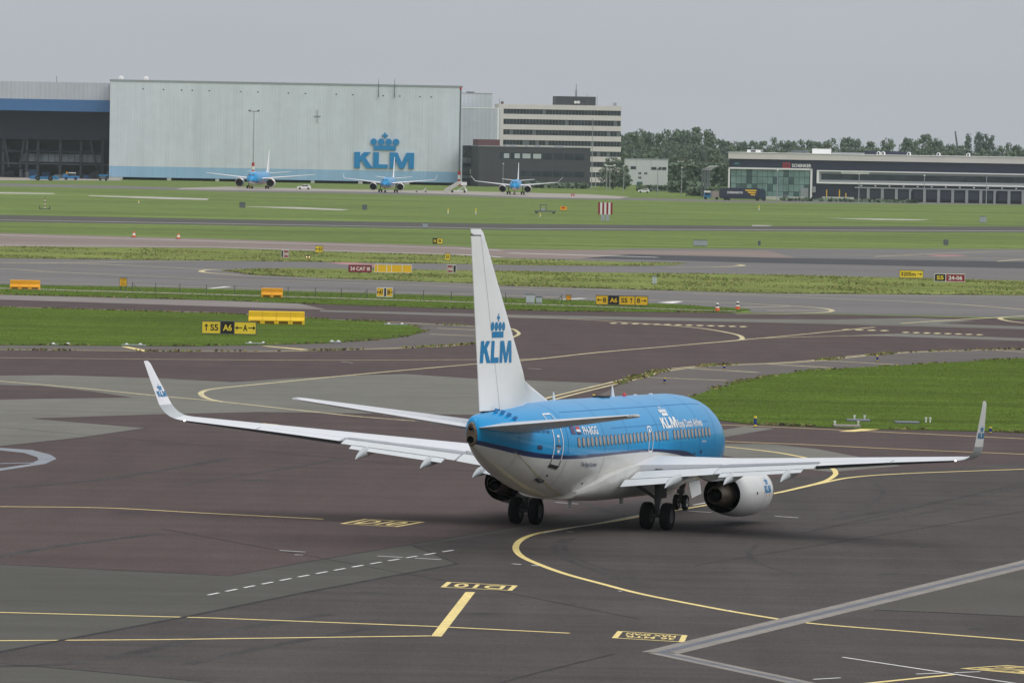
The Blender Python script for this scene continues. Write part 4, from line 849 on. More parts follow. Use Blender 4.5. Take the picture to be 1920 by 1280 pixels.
mb = MB(); mb.box(-6.5 * k, 6.5 * k, -.5, .5, 2 * k, 9 * k); bx_ = mb.build('housing', M_so, e); mb = MB(); mb.box(-3 * k, 2 * k, -.52, -.5, 5 * k, 8 * k); mb.build('panel', M_red, bx_)
for x in (-4, 3): mb = MB(); mb.box(x * k, (x + 1.2) * k, -.3, .3, 0, 2 * k); mb.build('leg', M_frame, e)
# striped pole on a base frame
b = G(84, 392.5); e = empty('striped_pole', b); tag(e, 'red and white striped pole on a dark ground frame in the far left grass', 'pole'); k = b.y / F
for i in range(6): mb = MB(); mb.tube((0, 0, (2 + 3.3 * i) * k), (0, 0, (2 + 3.3 * (i + 1)) * k), .9 * k, .8 * k, 8); mb.build('band', M_sr if i % 2 else M_sw, e)
mb = MB(); mb.box(-10 * k, 10 * k, -.3, .3, .3 * k, 1.6 * k)
for x in (-10, 8.6): mb.box(x * k, (x + 1.4) * k, -.3, .3, 0, 6.5 * k)
mb.build('ground_frame', M_frame, e)
# guard light
b = G(577.5, 489); e = empty('guard_light', b); tag(e, 'twin-lamp runway guard light, black head on a short post', 'light'); k = b.y / F
mb = MB(); mb.box(-5 * k, 5 * k, -.15, .15, 4.5 * k, 9.5 * k); hd = mb.build('head', M_sb, e)
for x in (-2.5, 2.5): mb = MB(); mb.lathe([(0, 1.5 * k), (.05, 1.4 * k), (.08, .01)], (x * k, -.15, 7 * k), (0, -1, 0), 12); mb.build('lamp', mat('lamp_amber', (.9, .7, .3), .3, emit=(1, .8, .4, .8)), hd)
mb = MB(); mb.tube((0, 0, 0), (0, 0, 4.5 * k), .7 * k); mb.build('post', M_so, e)
# marker cones and marker posts
def marker(name, label, px, ptop, pbase, bands, r0, r1, group, cat):
    b = G(px, pbase); h_ = at(px, ptop, b.y).z; e = empty(name, (b.x, b.y, .04)); tag(e, label, cat, group)
    n = len(bands)
    for i, m in enumerate(bands):
        a, c = i / n, (i + 1) / n; mb = MB(); mb.tube((0, 0, h_ * a), (0, 0, h_ * c), r0 + (r1 - r0) * a, r0 + (r1 - r0) * c, 10); mb.build('band', m, e)
    mb = MB(); mb.box(-r0 * 1.25, r0 * 1.25, -r0 * 1.25, r0 * 1.25, -.03, .03); mb.build('base', M_frame, e)
M_oc = mat('cone_orange', (.75, .13, .03), .5)
marker('marker_cone', 'left one of two orange and white posts at the verge tip', 1345, 568.5, 584, [M_oc, M_oc, M_sw, M_sb, M_sw], .24, .12, 'orange and white posts at the verge tip', 'marker post')
marker('marker_cone', 'right one of two orange and white posts at the verge tip', 1383, 565.5, 581, [M_oc, M_oc, M_sw, M_sb, M_sw], .24, .12, 'orange and white posts at the verge tip', 'marker post')
marker('traffic_cone', 'left orange cone on the far edge of the pink runway', 251, 434, 445, [M_oc, M_sw, M_oc], .35, .10, 'cones along the runway', 'cone')
marker('traffic_cone', 'right orange cone on the far edge of the pink runway', 334.5, 438, 448, [M_oc, M_sw, M_oc], .35, .10, 'cones along the runway', 'cone')
M_mb = mat('marker_blue', (.008, .03, .22), .5)
for px, pt, pb, lab in ((1113, 740, 752, 'standing behind the blue fuselage crown'), (1246, 709, 719, 'on the shoulder left of the right lawn'), (1358, 685, 694, 'at the hatched shoulder line above the right lawn'), (1645, 667, 678, 'at the far edge of the shoulder, upper right'), (1416, 781, 801, 'at the lawn edge right of the fuselage nose'), (1857, 801.5, 813, 'at the lawn edge right of the right winglet')):
    marker('edge_marker', 'blue taxiway edge marker with yellow ends ' + lab, px, pt, pb, [M_sy, M_mb, M_mb, M_mb, M_sy], .085, .08, 'blue taxiway edge markers', 'marker post')
for k, (px, pt, pb) in enumerate(((282 - 280 + 838, 392, 402), (892, 391.5, 402.5), (1013, 400, 407.5), (1423, 386, 395), (260, 376, 382))):
    marker('stake', ['first', 'second', 'third', 'fourth', 'fifth'][k] + ' pale stake ' + ['left of the fin in the far grass', 'above the fin top in the far grass', 'below the equipment trailer', 'in the far right grass', 'in the far left grass'][k], px, pt, pb, [M_sw, M_sy], .12, .12, 'stakes in the far grass', 'stake')

# wire fence along the verge
fe_ = empty('wire_fence', G(660, 556)); tag(fe_, 'low wire fence with dark posts running along the narrow verge', 'fence')
posts = [(248, 546), (292, 547.5), (337, 549), (387, 550.5), (440, 552), (491, 553.5), (540, 555), (591, 556.5), (640, 558), (688, 559.5), (740, 560.5), (794, 562), (846, 563.5), (900, 565), (948, 567), (1000, 568.5), (1053, 570)]
pp = [G(x, y, .05) for x, y in posts]; o = fe_.location
for p, (x, y) in zip(pp, posts):
    h_ = .95; mb = MB(); mb.box(p.x - .035, p.x + .035, p.y - .035, p.y + .035, .02, .05 + h_)
    if x in (248, 1053, 688):
        d = (1 if x == 248 else -1) * .85; mb.tube((p.x, p.y, h_ * .9), (p.x + d, p.y, .1), .03, .03, 6)
    mb.build('post', M_frame, fe_, o)
for a, c in zip(pp[:-1], pp[1:]):
    mb = MB()
    for z in (.35, .6, .92): mb.tube((a.x, a.y, z), (c.x, c.y, z), .006, .006, 4)
    mb.build('wire', M_cabd, fe_, o)
# pipe ends and covers in the right lawn
for k, (x0, x1, y, pipes) in enumerate(((1563, 1612, 799, (1565, 1609)), (1588, 1630, 788.5, (1602, 1621)), (1678, 1722, 792.5, (1736, 1744)))):
    a, c = G(x0, y, .05), G(x1, y, .05); e = empty('drain_cover', (a + c) / 2); tag(e, ['pale drain cover with two pipe ends at the lower lawn edge', 'dark drain slab with two white pipe ends in the lawn', 'dark drain slab with two lamps right along the lawn edge'][k], 'drain', 'drain covers in the right lawn'); o = e.location
    mb = MB(); mb.box(a.x, c.x, a.y - .8, a.y + .8, .02, .14); mb.build('slab', M_drain if k == 0 else M_cabd, e, o)
    for px in pipes:
        p = G(px, y - 1, .05); mb = MB(); mb.tube((p.x, p.y, 0), (p.x, p.y, .30), .045, .045, 8); mb.tube((p.x, p.y, .27), (p.x, p.y, .34), .075, .075, 8); mb.build('pipe_end', M_sw, e, o)
for k, (x0, x1, y) in enumerate(((90, 140, 645.5), (228, 275, 646.5), (460, 505, 643.5), (618, 640, 641), (890 - 170, 905 - 140, 608))):
    a, c = G(x0, y, .05), G(x1, y, .05); e = empty('light_fitting_row', (a + c) / 2); tag(e, ['leftmost', 'second', 'third', 'fourth', 'upper right'][k] + ' low row of pale light fittings at the rim of the left lawn', 'light fitting', 'pale fittings round the left lawn'); o = e.location
    mb = MB(); mb.box(a.x, c.x, a.y - .25, a.y + .25, .03, .10); mb.build('base_strip', M_cab, e, o)
    for q in (.2, .75):
        p = a.lerp(c, q); mb = MB(); mb.lathe([(0, .13), (.06, .12), (.1, .03)], (p.x, p.y, .09), (0, 0, 1), 10, caps=True); mb.build('fitting', M_sw, e, o)

# ------------------------------------------------------------------ buildings in the background
class Fac:
    """an upright front between two ground points; u along it, z up, d towards the viewer"""
    def __init__(s, px0, Y0, px1, Y1, py=345):
        a, b = at(px0, py, Y0), at(px1, py, Y1); s.A = Vector((a.x, a.y, 0)); s.d = Vector((b.x - a.x, b.y - a.y, 0)); s.W = s.d.length; s.d.normalize(); s.n = Vector((s.d.y, -s.d.x, 0))
    def uz(s, px, py):
        r = ray(px, py); o = Vector((0, 0, H)); t = (s.A - o).dot(s.n) / r.dot(s.n); p = o + r * t; return (p - s.A).dot(s.d), p.z
    def u(s, px, py=330): return s.uz(px, py)[0]
    def z(s, px, py): return s.uz(px, py)[1]
    def P(s, u, z, d=0): return s.A + s.d * u + s.n * d + Vector((0, 0, z))
    def box(s, mb, u0, u1, z0, z1, d0, d1, mi=0):
        vs = [s.P(u, z, d) for z in (z0, z1) for d in (d1, d0) for u in (u0, u1)]
        mb.add(vs, [(0, 2, 3, 1), (4, 5, 7, 6), (0, 1, 5, 4), (2, 6, 7, 3), (0, 4, 6, 2), (1, 3, 7, 5)], mi)
    def part(s, name, m, par, u0, u1, z0, z1, d0, d1, sub=None):
        mb = MB(); s.box(mb, u0, u1, z0, z1, d0, d1); return mb.build(name, m, sub or par, par.location)
def ribbed(name, col, scale, amt, rough=.6):
    m = mat(name, col, rough, noise=[(.03, .05), (.3, .04)], streak=[((.25, .25, .012), .05), ((1.6, 1.6, .03), .05)], spec=.2)
    nt = m.node_tree; n = nt.nodes; l = nt.links
    wv = n.new('ShaderNodeTexWave'); wv.wave_type = 'BANDS'; wv.bands_direction = 'X'; wv.inputs['Scale'].default_value = scale; wv.inputs['Distortion'].default_value = .3
    wv.inputs['Detail'].default_value = 2; tc = n.new('ShaderNodeTexCoord'); l.new(tc.outputs['Object'], wv.inputs['Vector'])
    r = n.new('ShaderNodeMapRange'); r.inputs[3].default_value = 1 - amt; r.inputs[4].default_value = 1 + amt; l.new(wv.outputs['Fac'], r.inputs[0])
    b = n['Principled BSDF']; src = b.inputs['Base Color'].links[0].from_socket
    x = n.new('ShaderNodeMix'); x.data_type = 'RGBA'; x.blend_type = 'MULTIPLY'; x.inputs[0].default_value = 1; l.new(src, x.inputs[6]); l.new(r.outputs[0], x.inputs[7]); l.new(x.outputs[2], b.inputs['Base Color'])
    return m
M_clad = ribbed('hangar_cladding', (.66, .71, .76), .55, .06)
M_cladb = ribbed('blue_cladding', (.33, .53, .73), .42, .04)
M_clad2 = ribbed('annex_cladding', (.50, .53, .58), .2, .04)
M_fascia = mat('blue_fascia', (.055, .16, .36), .5, noise=[(.05, .06)])
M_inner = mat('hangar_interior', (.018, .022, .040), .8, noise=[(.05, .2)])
M_innerw = mat('hangar_glazing', (.16, .19, .22), .4, noise=[(.2, .4)])
M_pier = mat('pale_concrete', (.55, .54, .51), .8, noise=[(.3, .1)])
M_logo = mat('logo_blue', (.008, .25, .56), .45)
M_cream = mat('cream_panel', (.70, .655, .635), .7, noise=[(.05, .04), (.4, .03)])
M_glassd = mat('dark_glazing', (.03, .04, .05), .25, noise=[(.35, .6)], spec=.6)
M_char = ribbed('charcoal_cladding', (.075, .078, .086), .5, .12, .7)
M_navyw = mat('navy_cladding', (.028, .034, .062), .6, noise=[(.08, .06)])
M_white2 = mat('white_trim', (.86, .86, .85), .6)
M_greyp = mat('grey_panel', (.32, .34, .36), .6, noise=[(.1, .06)])
M_teal = mat('green_glass', (.20, .31, .29), .2, noise=[(.25, .3)], spec=.6)
M_teald = mat('dark_green_glass', (.075, .13, .13), .2, noise=[(.25, .3)], spec=.6)
M_maroon = mat('maroon_block', (.13, .06, .065), .7)
M_steel = mat('galvanised_steel', (.36, .38, .40), .5, metal=.3)

# the great hangar
f = Fac(204, 2085, 863, 2092); e = empty('white_hangar', f.P(f.W / 2, 0)); tag(e, 'huge pale ribbed hangar with the blue crown logo and a pale blue foot band', 'hangar')
zt, zb0, zb1 = f.z(204, 152.5), f.z(204, 331.5), f.z(204, 311)
f.part('cladding', M_clad, e, 0, f.W, zb1, zt, -1.5, 0); f.part('foot_band', M_cladb, e, 0, f.W, zb0, zb1, -1.5, .02)
f.part('roof', M_clad2, e, 0, f.W, zt - .8, zt - .2, -80, -1.5); f.part('parapet', M_steel, e, -.3, f.W + .3, zt, zt + .7, -1.6, .15)
f.part('side_wall', M_clad2, e, f.W - 1.2, f.W, 0, zt - .8, -80, -1.5); f.part('side_wall', M_clad2, e, 0, 1.2, 0, zt - .8, -80, -1.5); f.part('rear_wall', M_clad2, e, 0, f.W, 0, zt - .8, -81, -80)
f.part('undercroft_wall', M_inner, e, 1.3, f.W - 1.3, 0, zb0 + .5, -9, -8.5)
for a, c in ((204, 230), (313, 321), (404, 411), (583, 590), (672, 680), (758, 768)):
    f.part('column', M_pier, e, f.u(a), f.u(c), -.1, zb0, -1.4, -.1)
u0, z0 = f.uz(664, 314.6); u1, _ = f.uz(776, 317); sc_ = (u1 - u0) / 7.72
lg = MB()
bm = bmesh.new()
for face in LOGO[1]:
    P_ = [LOGO[0][i] for i in face]; q = MB(); n = len(P_)
    q.add([f.P(u0 + x * sc_, z0 + y * sc_, .05) for x, y in P_] + [f.P(u0 + x * sc_, z0 + y * sc_, .55) for x, y in P_], [tuple(range(n, 2 * n)), tuple(reversed(range(n)))] + [(i, (i + 1) % n, n + (i + 1) % n, n + i) for i in range(n)])
    q.build('logo_letter' if len(LOGO[1][0]) and LOGO[1].index(face) < 3 else 'crown_piece', M_logo, e, e.location)
for x in (266, 304, 338, 358, 390, 449, 481, 538, 570, 628, 659, 716, 747, 785, 806): f.part('vent', M_inner, e, f.u(x) - .25, f.u(x) + .25, f.z(x, 167 + (x - 266) * .028) - .2, f.z(x, 167 + (x - 266) * .028) + .2, 0, .06)
for x, y in ((224, 146.5), (271, 151.5)): mb = MB(); p = f.P(f.u(x), zt + 1.2, -3); mb.lathe([(-.6, .2), (0, .9), (.3, .9), (.5, .1)], p, (0, -1, .3), 12); mb.build('roof_floodlight', M_sw, e, e.location)
mb = MB(); p = f.uz(595, 218)
for du, dz in ((0, 1), (1, 0)): f.box(mb, p[0] - .1 - du * 1.1, p[0] + .1 + du * 1.1, p[1] - .15 - dz * 2.2, p[1] + .15 + dz * 2.2, 0, .3)
mb.build('wall_antenna', M_steel, e, e.location)
for x in (707, 737): mb = MB(); mb.tube(f.P(f.u(x), f.z(x, 183), .6), f.P(f.u(x), f.z(x, 148), .6), .18, .08, 6); mb.build('whip_antenna', M_cabd, e, e.location)
# annexes behind its right end
f2 = Fac(862, 2150, 920, 2160); e2 = empty('rear_hall', f2.P(f2.W / 2, 0)); tag(e2, 'pale lilac hall rising just behind the right end of the great hangar', 'hall')
f2.part('wall', M_clad2, e2, -10, f2.W, 0, f2.z(890, 176), -50, 0); f2.part('roof_edge', M_steel, e2, -10, f2.W + .2, f2.z(890, 176), f2.z(890, 174.5), -50, .1); f2.part('roof_fan', M_cabd, e2, f2.u(897), f2.u(903), f2.z(890, 174.5), f2.z(890, 172), -8, -5)
f3 = Fac(865, 2135, 936, 2140); e3 = empty('grey_annex', f3.P(f3.W / 2, 0)); tag(e3, 'plain grey clad annex between the great hangar and the white office block', 'building')
f3.part('wall', M_clad2, e3, -2, f3.W, 0, f3.z(900, 203.5), -12, 0); f3.part('roof_edge', M_white2, e3, -2, f3.W + .2, f3.z(900, 203.5), f3.z(900, 202), -12, .1); f3.part('corner_seam', M_white2, e3, f3.W - 1.2, f3.W - .6, 0, f3.z(900, 203.5), 0, .1)
# mast at the hangar corner
fm = Fac(855, 2078, 870, 2078); e4 = empty('corner_mast', fm.P(fm.u(861), 0)); tag(e4, 'tall lattice mast with a red and white foot at the great hangar corner', 'mast')
def zz(y): return fm.z(861, y)
for a, c, m, r in ((349, 336, M_red, .55), (336, 328, M_sw, .55), (328, 321, M_red, .55), (321, 168, M_cabd, .32), (168, 163.5, M_red, .4)): mb = MB(); mb.tube(fm.P(fm.u(861), zz(a)), fm.P(fm.u(861), zz(c)), r, r * .9, 8); mb.build('mast_section', m, e4, e4.location)
# open hangar at the left
f = Fac(-220, 2095, 208, 2095); e = empty('open_hangar', f.P(f.W / 2, 0)); tag(e, 'open dark hangar with a blue fascia band at the left edge', 'hangar')
T = lambda px, py: f.uz(px, py)
zf0, zf1, zf2 = T(100, 208.5)[1], T(100, 186.5)[1], T(100, 154)[1]
f.part('upper_fascia', M_clad2, e, 0, f.W, zf1, zf2, -1, 0); f.part('blue_fascia', M_fascia, e, 0, f.W, zf0, zf1, -1, .05); f.part('roof', M_clad2, e, 0, f.W, zf2 - 1.5, zf2 - .7, -70, -1)
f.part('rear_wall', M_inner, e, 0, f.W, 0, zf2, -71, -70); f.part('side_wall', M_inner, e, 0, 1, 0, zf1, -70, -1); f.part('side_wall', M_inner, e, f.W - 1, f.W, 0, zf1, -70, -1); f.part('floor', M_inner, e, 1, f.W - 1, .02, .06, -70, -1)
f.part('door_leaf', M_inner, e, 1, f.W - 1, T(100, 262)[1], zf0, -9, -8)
g0 = T(100, 304)[1]; g1 = T(100, 289)[1]
for k in range(12): f.part('rear_window', M_innerw, e, f.u(36 + 12.4 * k), f.u(47.4 + 12.4 * k), g0, g1, -12.2, -12)
f.part('gallery', M_inner, e, 1, f.W - 1, T(100, 286)[1], T(100, 283)[1], -14, -10); f.part('gallery', mat('gallery_rail', (.07, .075, .09), .7), e, 1, f.W - 1, T(100, 309)[1], T(100, 306.5)[1], -12, -10)
for x in (0, 45, 66, 108, 147, 187): f.part('post', mat('hangar_post', (.045, .048, .06), .7), e, f.u(x) - .45, f.u(x) + .45, 0, zf0, -11, -10)
for x0, x1 in ((165, 178), (2, 12), (40, 32)): mb = MB(); mb.tube(f.P(f.u(x0), T(100, 262)[1], -10), f.P(f.u(x1), T(100, 315)[1], -10), .5, .5, 6); mb.build('brace', MATS['hangar_post'], e, e.location)
random.seed(3)
for k in range(26):
    u = f.u(random.uniform(-20, 195)); w_ = random.uniform(.8, 3.5); h_ = random.uniform(.6, 3.2); d = -random.uniform(3, 30); f.part('stored_equipment', random.choice([M_innerw, M_cabd, MATS['hangar_post'], M_fascia]), e, u, u + w_, .06, h_, d - 2, d)
mb = MB(); mb.tube(f.P(f.u(103), zf2, -1), f.P(f.u(103), zf2 + 2.2, -1), .1); mb.build('roof_rod', M_cabd, e, e.location)

# white office block with dark window bands
f = Fac(933, 2190, 1163, 2196); e = empty('office_block', f.P(f.W / 2, 0)); tag(e, 'cream office block with dark ribbon windows and a charcoal roof block', 'office')
Z = lambda y: f.z(1050, y)
bands = [(206, 215.4), (224.8, 235), (244.4, 254.4), (264, 273.6), (283, 292.6), (302.5, 312.2), (322, 331.5), (341, 351)]
f.part('core', M_cream, e, .3, f.W - .3, 0, Z(197), -16, -.5)
prev = Z(197.2)
for a, c in bands:
    f.part('spandrel', M_cream, e, 0, f.W, Z(a), prev, -.5, 0); prev = Z(c)
    wo = f.part('window_band', M_glassd, e, f.u(942), f.W - .2, Z(c), Z(a), -.5, -.3); f.part('corner_panel', M_cream, e, 0, f.u(942), Z(c), Z(a), -.5, 0)
    mb = MB(); n = 36
    for k in range(n + 1): u = f.u(942) + (f.W - .5 - f.u(942)) * k / n; f.box(mb, u, u + .12, Z(c), Z(a), -.3, -.22)
    stuff(mb.build('mullions', mat('mullion_grey', (.16, .17, .18), .6), wo, e.location))
    for k in range(n):
        if random.random() < .09: u = f.u(942) + (f.W - .5 - f.u(942)) * k / n; f.part('blind', mat('pale_blind', (.14, .17, .175), .7), e, u + .15, u + (f.W - f.u(942)) / n, Z(c) + .1, Z(a) - .1, -.3, -.27, wo)
f.part('ground_wall', M_cream, e, 0, f.W, 0, prev, -.5, 0)
rb = f.part('roof_block', mat('roof_block_dark', (.055, .06, .07), .7), e, f.u(1044, 190), f.u(1119, 190), Z(197), Z(180.5), -12, -3)
mb = MB(); mb.tube(f.P(f.u(1080), Z(181), -4), f.P(f.u(1080), Z(156), -4), .22, .07, 6)
for dz in (170, 174, 178): mb.tube(f.P(f.u(1080) - .5, Z(dz), -4), f.P(f.u(1080) + .5, Z(dz), -4), .12, .12, 6)
mb.build('radio_mast', M_cabd, rb, e.location)
for x in (1078.5, 1084): mb = MB(); p = f.P(f.u(x), Z(191), -2.9); mb.lathe([(0, .1), (.1, .55), (.25, .6)], p, tuple(f.n), 12); mb.build('dish', M_sw, rb, e.location)
for x, y in ((936, 186), (1119, 177), (1101, 176)): mb = MB(); mb.tube(f.P(f.u(x), Z(197), -3), f.P(f.u(x), Z(y), -3), .06); mb.build('roof_rod', M_cabd, e, e.location)
f.part('roof_unit', M_greyp, e, f.u(1150), f.u(1155), Z(197), Z(191), -4, -2); f.part('roof_unit', M_maroon, e, f.u(939), f.u(943), Z(197), Z(192.5), -4, -2)
# charcoal low office in front of it
f = Fac(897, 2070, 1106, 2078); e = empty('charcoal_office', f.P(f.W / 2, 0)); tag(e, 'low charcoal office in front of the cream office block', 'office')
Z = lambda y: f.z(1000, y)
f.part('wall', M_char, e, 0, f.W, 0, Z(276.3), -20, 0); f.part('roof_edge', M_greyp, e, -.2, f.W + .2, Z(276.3), Z(274.6), -20, .2)
for a, c, y0, y1, n in ((936, 1096, 299, 287, 8), (975, 1096, 331, 321, 6), (985, 1096, 356, 343, 6)):
    for k in range(n):
        u0, u1 = f.u(a + (c - a) * k / n), f.u(a + (c - a) * (k + 1) / n)
        wo = f.part('window', M_glassd, e, u0 + .15, u1 - .15, Z(y0), Z(y1), 0, .05)
        if y1 == 287 and k < 4: f.part('blind', mat('white_blind', (.45, .49, .50), .7), e, u0 + (u1 - u0) * (.4 if k < 2 else .15), u1 - .4, Z(y0) + .3, Z(y1) - .3, .05, .08, wo)
f.part('roof_block', M_maroon, e, f.u(899), f.u(940), Z(276), Z(263), -14, -4); f.part('base_panel', M_pier, e, f.u(973), f.u(990), Z(362), Z(347), 0, .08); f.part('base_panel', M_pier, e, f.u(992), f.u(1012), Z(362), Z(347), 0, .08)
for x, w_ in ((952, 3), (965, 8), (993, 2), (1010, 9), (1048, 14)): f.part('roof_unit', M_greyp, e, f.u(x), f.u(x + w_), Z(274.6), Z(272.2), -9, -7)
f = Fac(866, 2085, 898, 2085); e = empty('glass_link', f.P(f.W / 2, 0)); tag(e, 'dark glazed link between the great hangar and the charcoal office', 'building')
Z = lambda y: f.z(880, y)
f.part('wall', M_inner, e, 0, f.W + 3, 0, Z(273), -15, -.3)
for y0, y1 in ((294, 279), (306, 295.5), (328, 313), (334, 329)):
    for k in range(3): f.part('pane', M_glassd if y1 in (279, 313) else M_cabd, e, f.W * k / 3 + .1, f.W * (k + 1) / 3 - .1, Z(y0), Z(y1), -.3, -.1)
f.part('blind', M_pier, e, f.u(881), f.u(885), Z(326.5), Z(317.5), -.1, -.05)
# white workshop
f = Fac(1172, 2300, 1252, 2300); e = empty('white_workshop', f.P(f.W / 2, 0)); tag(e, 'small white flat-roofed workshop in front of the dark trees', 'building')
Z = lambda y: f.z(1212, y)
f.part('wall', mat('workshop_white', (.60, .62, .64), .7, noise=[(.1, .05)]), e, 0, f.W, 0, Z(299), -25, 0); f.part('roof_edge', M_greyp, e, -.2, f.W + .2, Z(299), Z(298), -25, .15)
for a, c, y0, y1 in ((1182, 1192, 318, 312.3), (1221, 1230.5, 318.3, 313), (1231.5, 1240, 318.3, 313), (1241, 1249, 318.3, 313), (1197, 1199.3, 327, 323.3), (1200, 1202.3, 327, 323.3), (1208, 1210.3, 327, 323.3), (1211, 1213.3, 327, 323.3), (1197, 1199.3, 335.3, 331.6), (1200, 1202.3, 335.3, 331.6)): f.part('window', M_glassd, e, f.u(a), f.u(c), Z(y0), Z(y1), 0, .06)
f.part('door', M_teald, e, f.u(1194), f.u(1205), Z(351), Z(341), 0, .06); f.part('bay_seam', M_greyp, e, f.u(1192.5), f.u(1193), Z(322), Z(299), 0, .05); f.part('bay_seam', M_greyp, e, f.u(1220), f.u(1220.5), Z(318), Z(299), 0, .05)

# cargo warehouse
f = Fac(1366, 1760, 2150, 1745, 370); e = empty('cargo_warehouse', f.P(f.W / 2, 0)); tag(e, 'long navy cargo warehouse with white trim, glazed office end and loading docks', 'warehouse')
Z = lambda y: f.z(1640, y)
f.part('wall', M_navyw, e, 0, f.W, 0, Z(302.5), -60, 0); f.part('parapet', mat('pale_parapet', (.72, .68, .65), .7, noise=[(.1, .06)]), e, -.3, f.W, Z(302.5), Z(291), -60, .3); f.part('parapet_cap', M_white2, e, -.4, f.W, Z(291), Z(290), -60, .5)
# glazed corner
gu0, gu1 = f.u(1367.5), f.u(1521.5); gz0, gz1 = 0.2, Z(318.5)
fr = f.part('glazed_front', M_inner, e, gu0, gu1, gz0, gz1, 0, .05)
nx, nzr = 15, 4
for i in range(nx):
    for k in range(nzr):
        u0 = gu0 + .5 + (gu1 - gu0 - 1) * i / nx; u1 = gu0 + .5 + (gu1 - gu0 - 1) * (i + 1) / nx; z0 = gz0 + (gz1 - gz0 - .5) * k / nzr; z1 = gz0 + (gz1 - gz0 - .5) * (k + 1) / nzr
        f.part('pane', M_teald if random.random() < .28 else M_teal, e, u0 + .05, u1 - .05, z0 + .06, z1 - .06, .06, .12, fr)
for a, c, y0, y1 in ((gu0 - .3, gu1 + .3, gz1 - .5, gz1), (gu0 - .3, gu0 + .2, 0, gz1), (gu1 - .3, gu1 + .3, 0, gz1)): f.part('white_frame', M_white2, e, a, c, y0, y1, .1, .6)
f.part('entrance', M_greyp, e, f.u(1502), f.u(1516), 0, Z(355), .1, .3)
# ribbon of white-framed windows
ru0 = f.u(1534); f.part('ribbon_panel', M_greyp, e, ru0, f.W, Z(345.5), Z(321.5), 0, .1)
f.part('ribbon_glazing', M_glassd, e, ru0 + 1, f.W, Z(338.5), Z(327.3), .1, .16)
for y0, y1 in ((323.2, 321), (346, 343.2)): f.part('white_frame', M_white2, e, ru0 - .3, f.W, Z(y0), Z(y1), .1, .6)
f.part('white_frame', M_white2, e, ru0 - .4, ru0 + .3, Z(346), Z(321), .1, .62); f.part('pale_panel', M_white2, e, f.u(1577), f.u(1630), Z(327), Z(323.2), .16, .22)
f.part('dock_frame', M_greyp, e, f.u(1603), f.W, Z(353.5), Z(351), 0, .5)
dock = [1606 + 26.4 * k for k in range(21)]
for k, x in enumerate(dock):
    do = f.part('dock_door', mat('dock_door_navy', (.035, .042, .065), .6, noise=[(.2, .1)]), e, f.u(x), f.u(x + 19), 1.0, Z(354), .05, .12); f.part('dock_sill', M_sb, e, f.u(x + 1), f.u(x + 18), .3, 1.0, .1, .5, do)
    f.part('dock_pier', M_greyp, e, f.u(x + 20), f.u(x + 25.4), 0, Z(353.5), 0, .4)
    f.part('wall_lamp', M_sw, e, f.u(x + 8), f.u(x + 11), Z(349.6), Z(347.6), 0, .5)
for x in (1709, 1868): f.part('staff_door', M_inner, e, f.u(x), f.u(x + 5), 0, Z(357), .4, .46)
# lettering
zs0, zs1 = f.z(1500, 313.8), f.z(1500, 307.6)
decal('lettering', text2d('SCHENKER', 1, .03, fit=(f.u(1484.5), f.u(1521), zs0, zs1)), lambda u, v: f.P(u, v, .08) , M_sw, e, origin=e.location)
ro = MB(); f.box(ro, f.u(1467.5), f.u(1481), f.z(1474, 315.3), f.z(1474, 305), 0, .12); rbx = ro.build('emblem', mat('emblem_red', (.42, .03, .05), .5), e, e.location)
decal('emblem_letters', text2d('DB', 1, .03, fit=(f.u(1469.3), f.u(1479.2), f.z(1474, 313.3), f.z(1474, 307))), lambda u, v: f.P(u, v, .14), M_navyw, rbx, origin=e.location)
decal('small_emblem', text2d('dc', 1, .03, fit=(f.u(1376), f.u(1386), f.z(1380, 308.3), f.z(1380, 304.5))), lambda u, v: f.P(u, v, .08), mat('emblem_teal', (.08, .30, .32), .5), e, origin=e.location)
# on its roof
for x in (1643, 1651.5, 1700, 1756, 1812):
    zc = Z(290); mb = MB(); pr = [(-3.2, 0), (-3.2, 3.6), (-2.2, 5.2), (0, 6), (2.2, 5.2), (3.2, 3.6), (3.2, 0)]; k = 1755 / F
    mb.rings([[f.P(f.u(x) + a * k, zc + c * k, d) for a, c in pr] for d in (-14, -10)]); vo = mb.build('roof_vent', M_white2, e, e.location)
    f.part('vent_mouth', M_inner, e, f.u(x) - 1.6 * k, f.u(x) + 1.6 * k, zc + .1, zc + 4.5 * k, -10, -9.95, vo)
for a, c, y, m, d in ((1398, 1421, 281, M_white2, -6), (1459, 1472.5, 286.5, M_greyp, -3), (1467, 1498, 281.5, M_cabd, -40), (1509, 1543.5, 279, M_white2, -35), (1545, 1606, 286, M_greyp, -40), (1606, 1692, 283.5, M_navyw, -45)): f.part('roof_unit', m, e, f.u(a, 285), f.u(c, 285), Z(290.5), f.z((a + c) / 2, y), d - 6, d)
f.part('unit_grille', M_inner, e, f.u(1405, 285), f.u(1414, 285), Z(289), f.z(1409, 282), -6, -5.9)
for x, y0 in ((1551, 357), (1575, 357), (1587, 363)): f.part('gate_post', M_by, e, f.u(x), f.u(x + 1.6), 0, Z(y0), 3, 3.4)
f.part('service_cabinet', M_greyp, e, f.u(1524), f.u(1530), Z(363), Z(352), .1, .8); f.part('low_wall', M_pier, e, f.u(1433), f.u(1515), 0, 1.0, 7, 7.4); f.part('low_wall', M_pier, e, f.u(1545), f.u(1604), 0, 1.2, 7, 7.4)

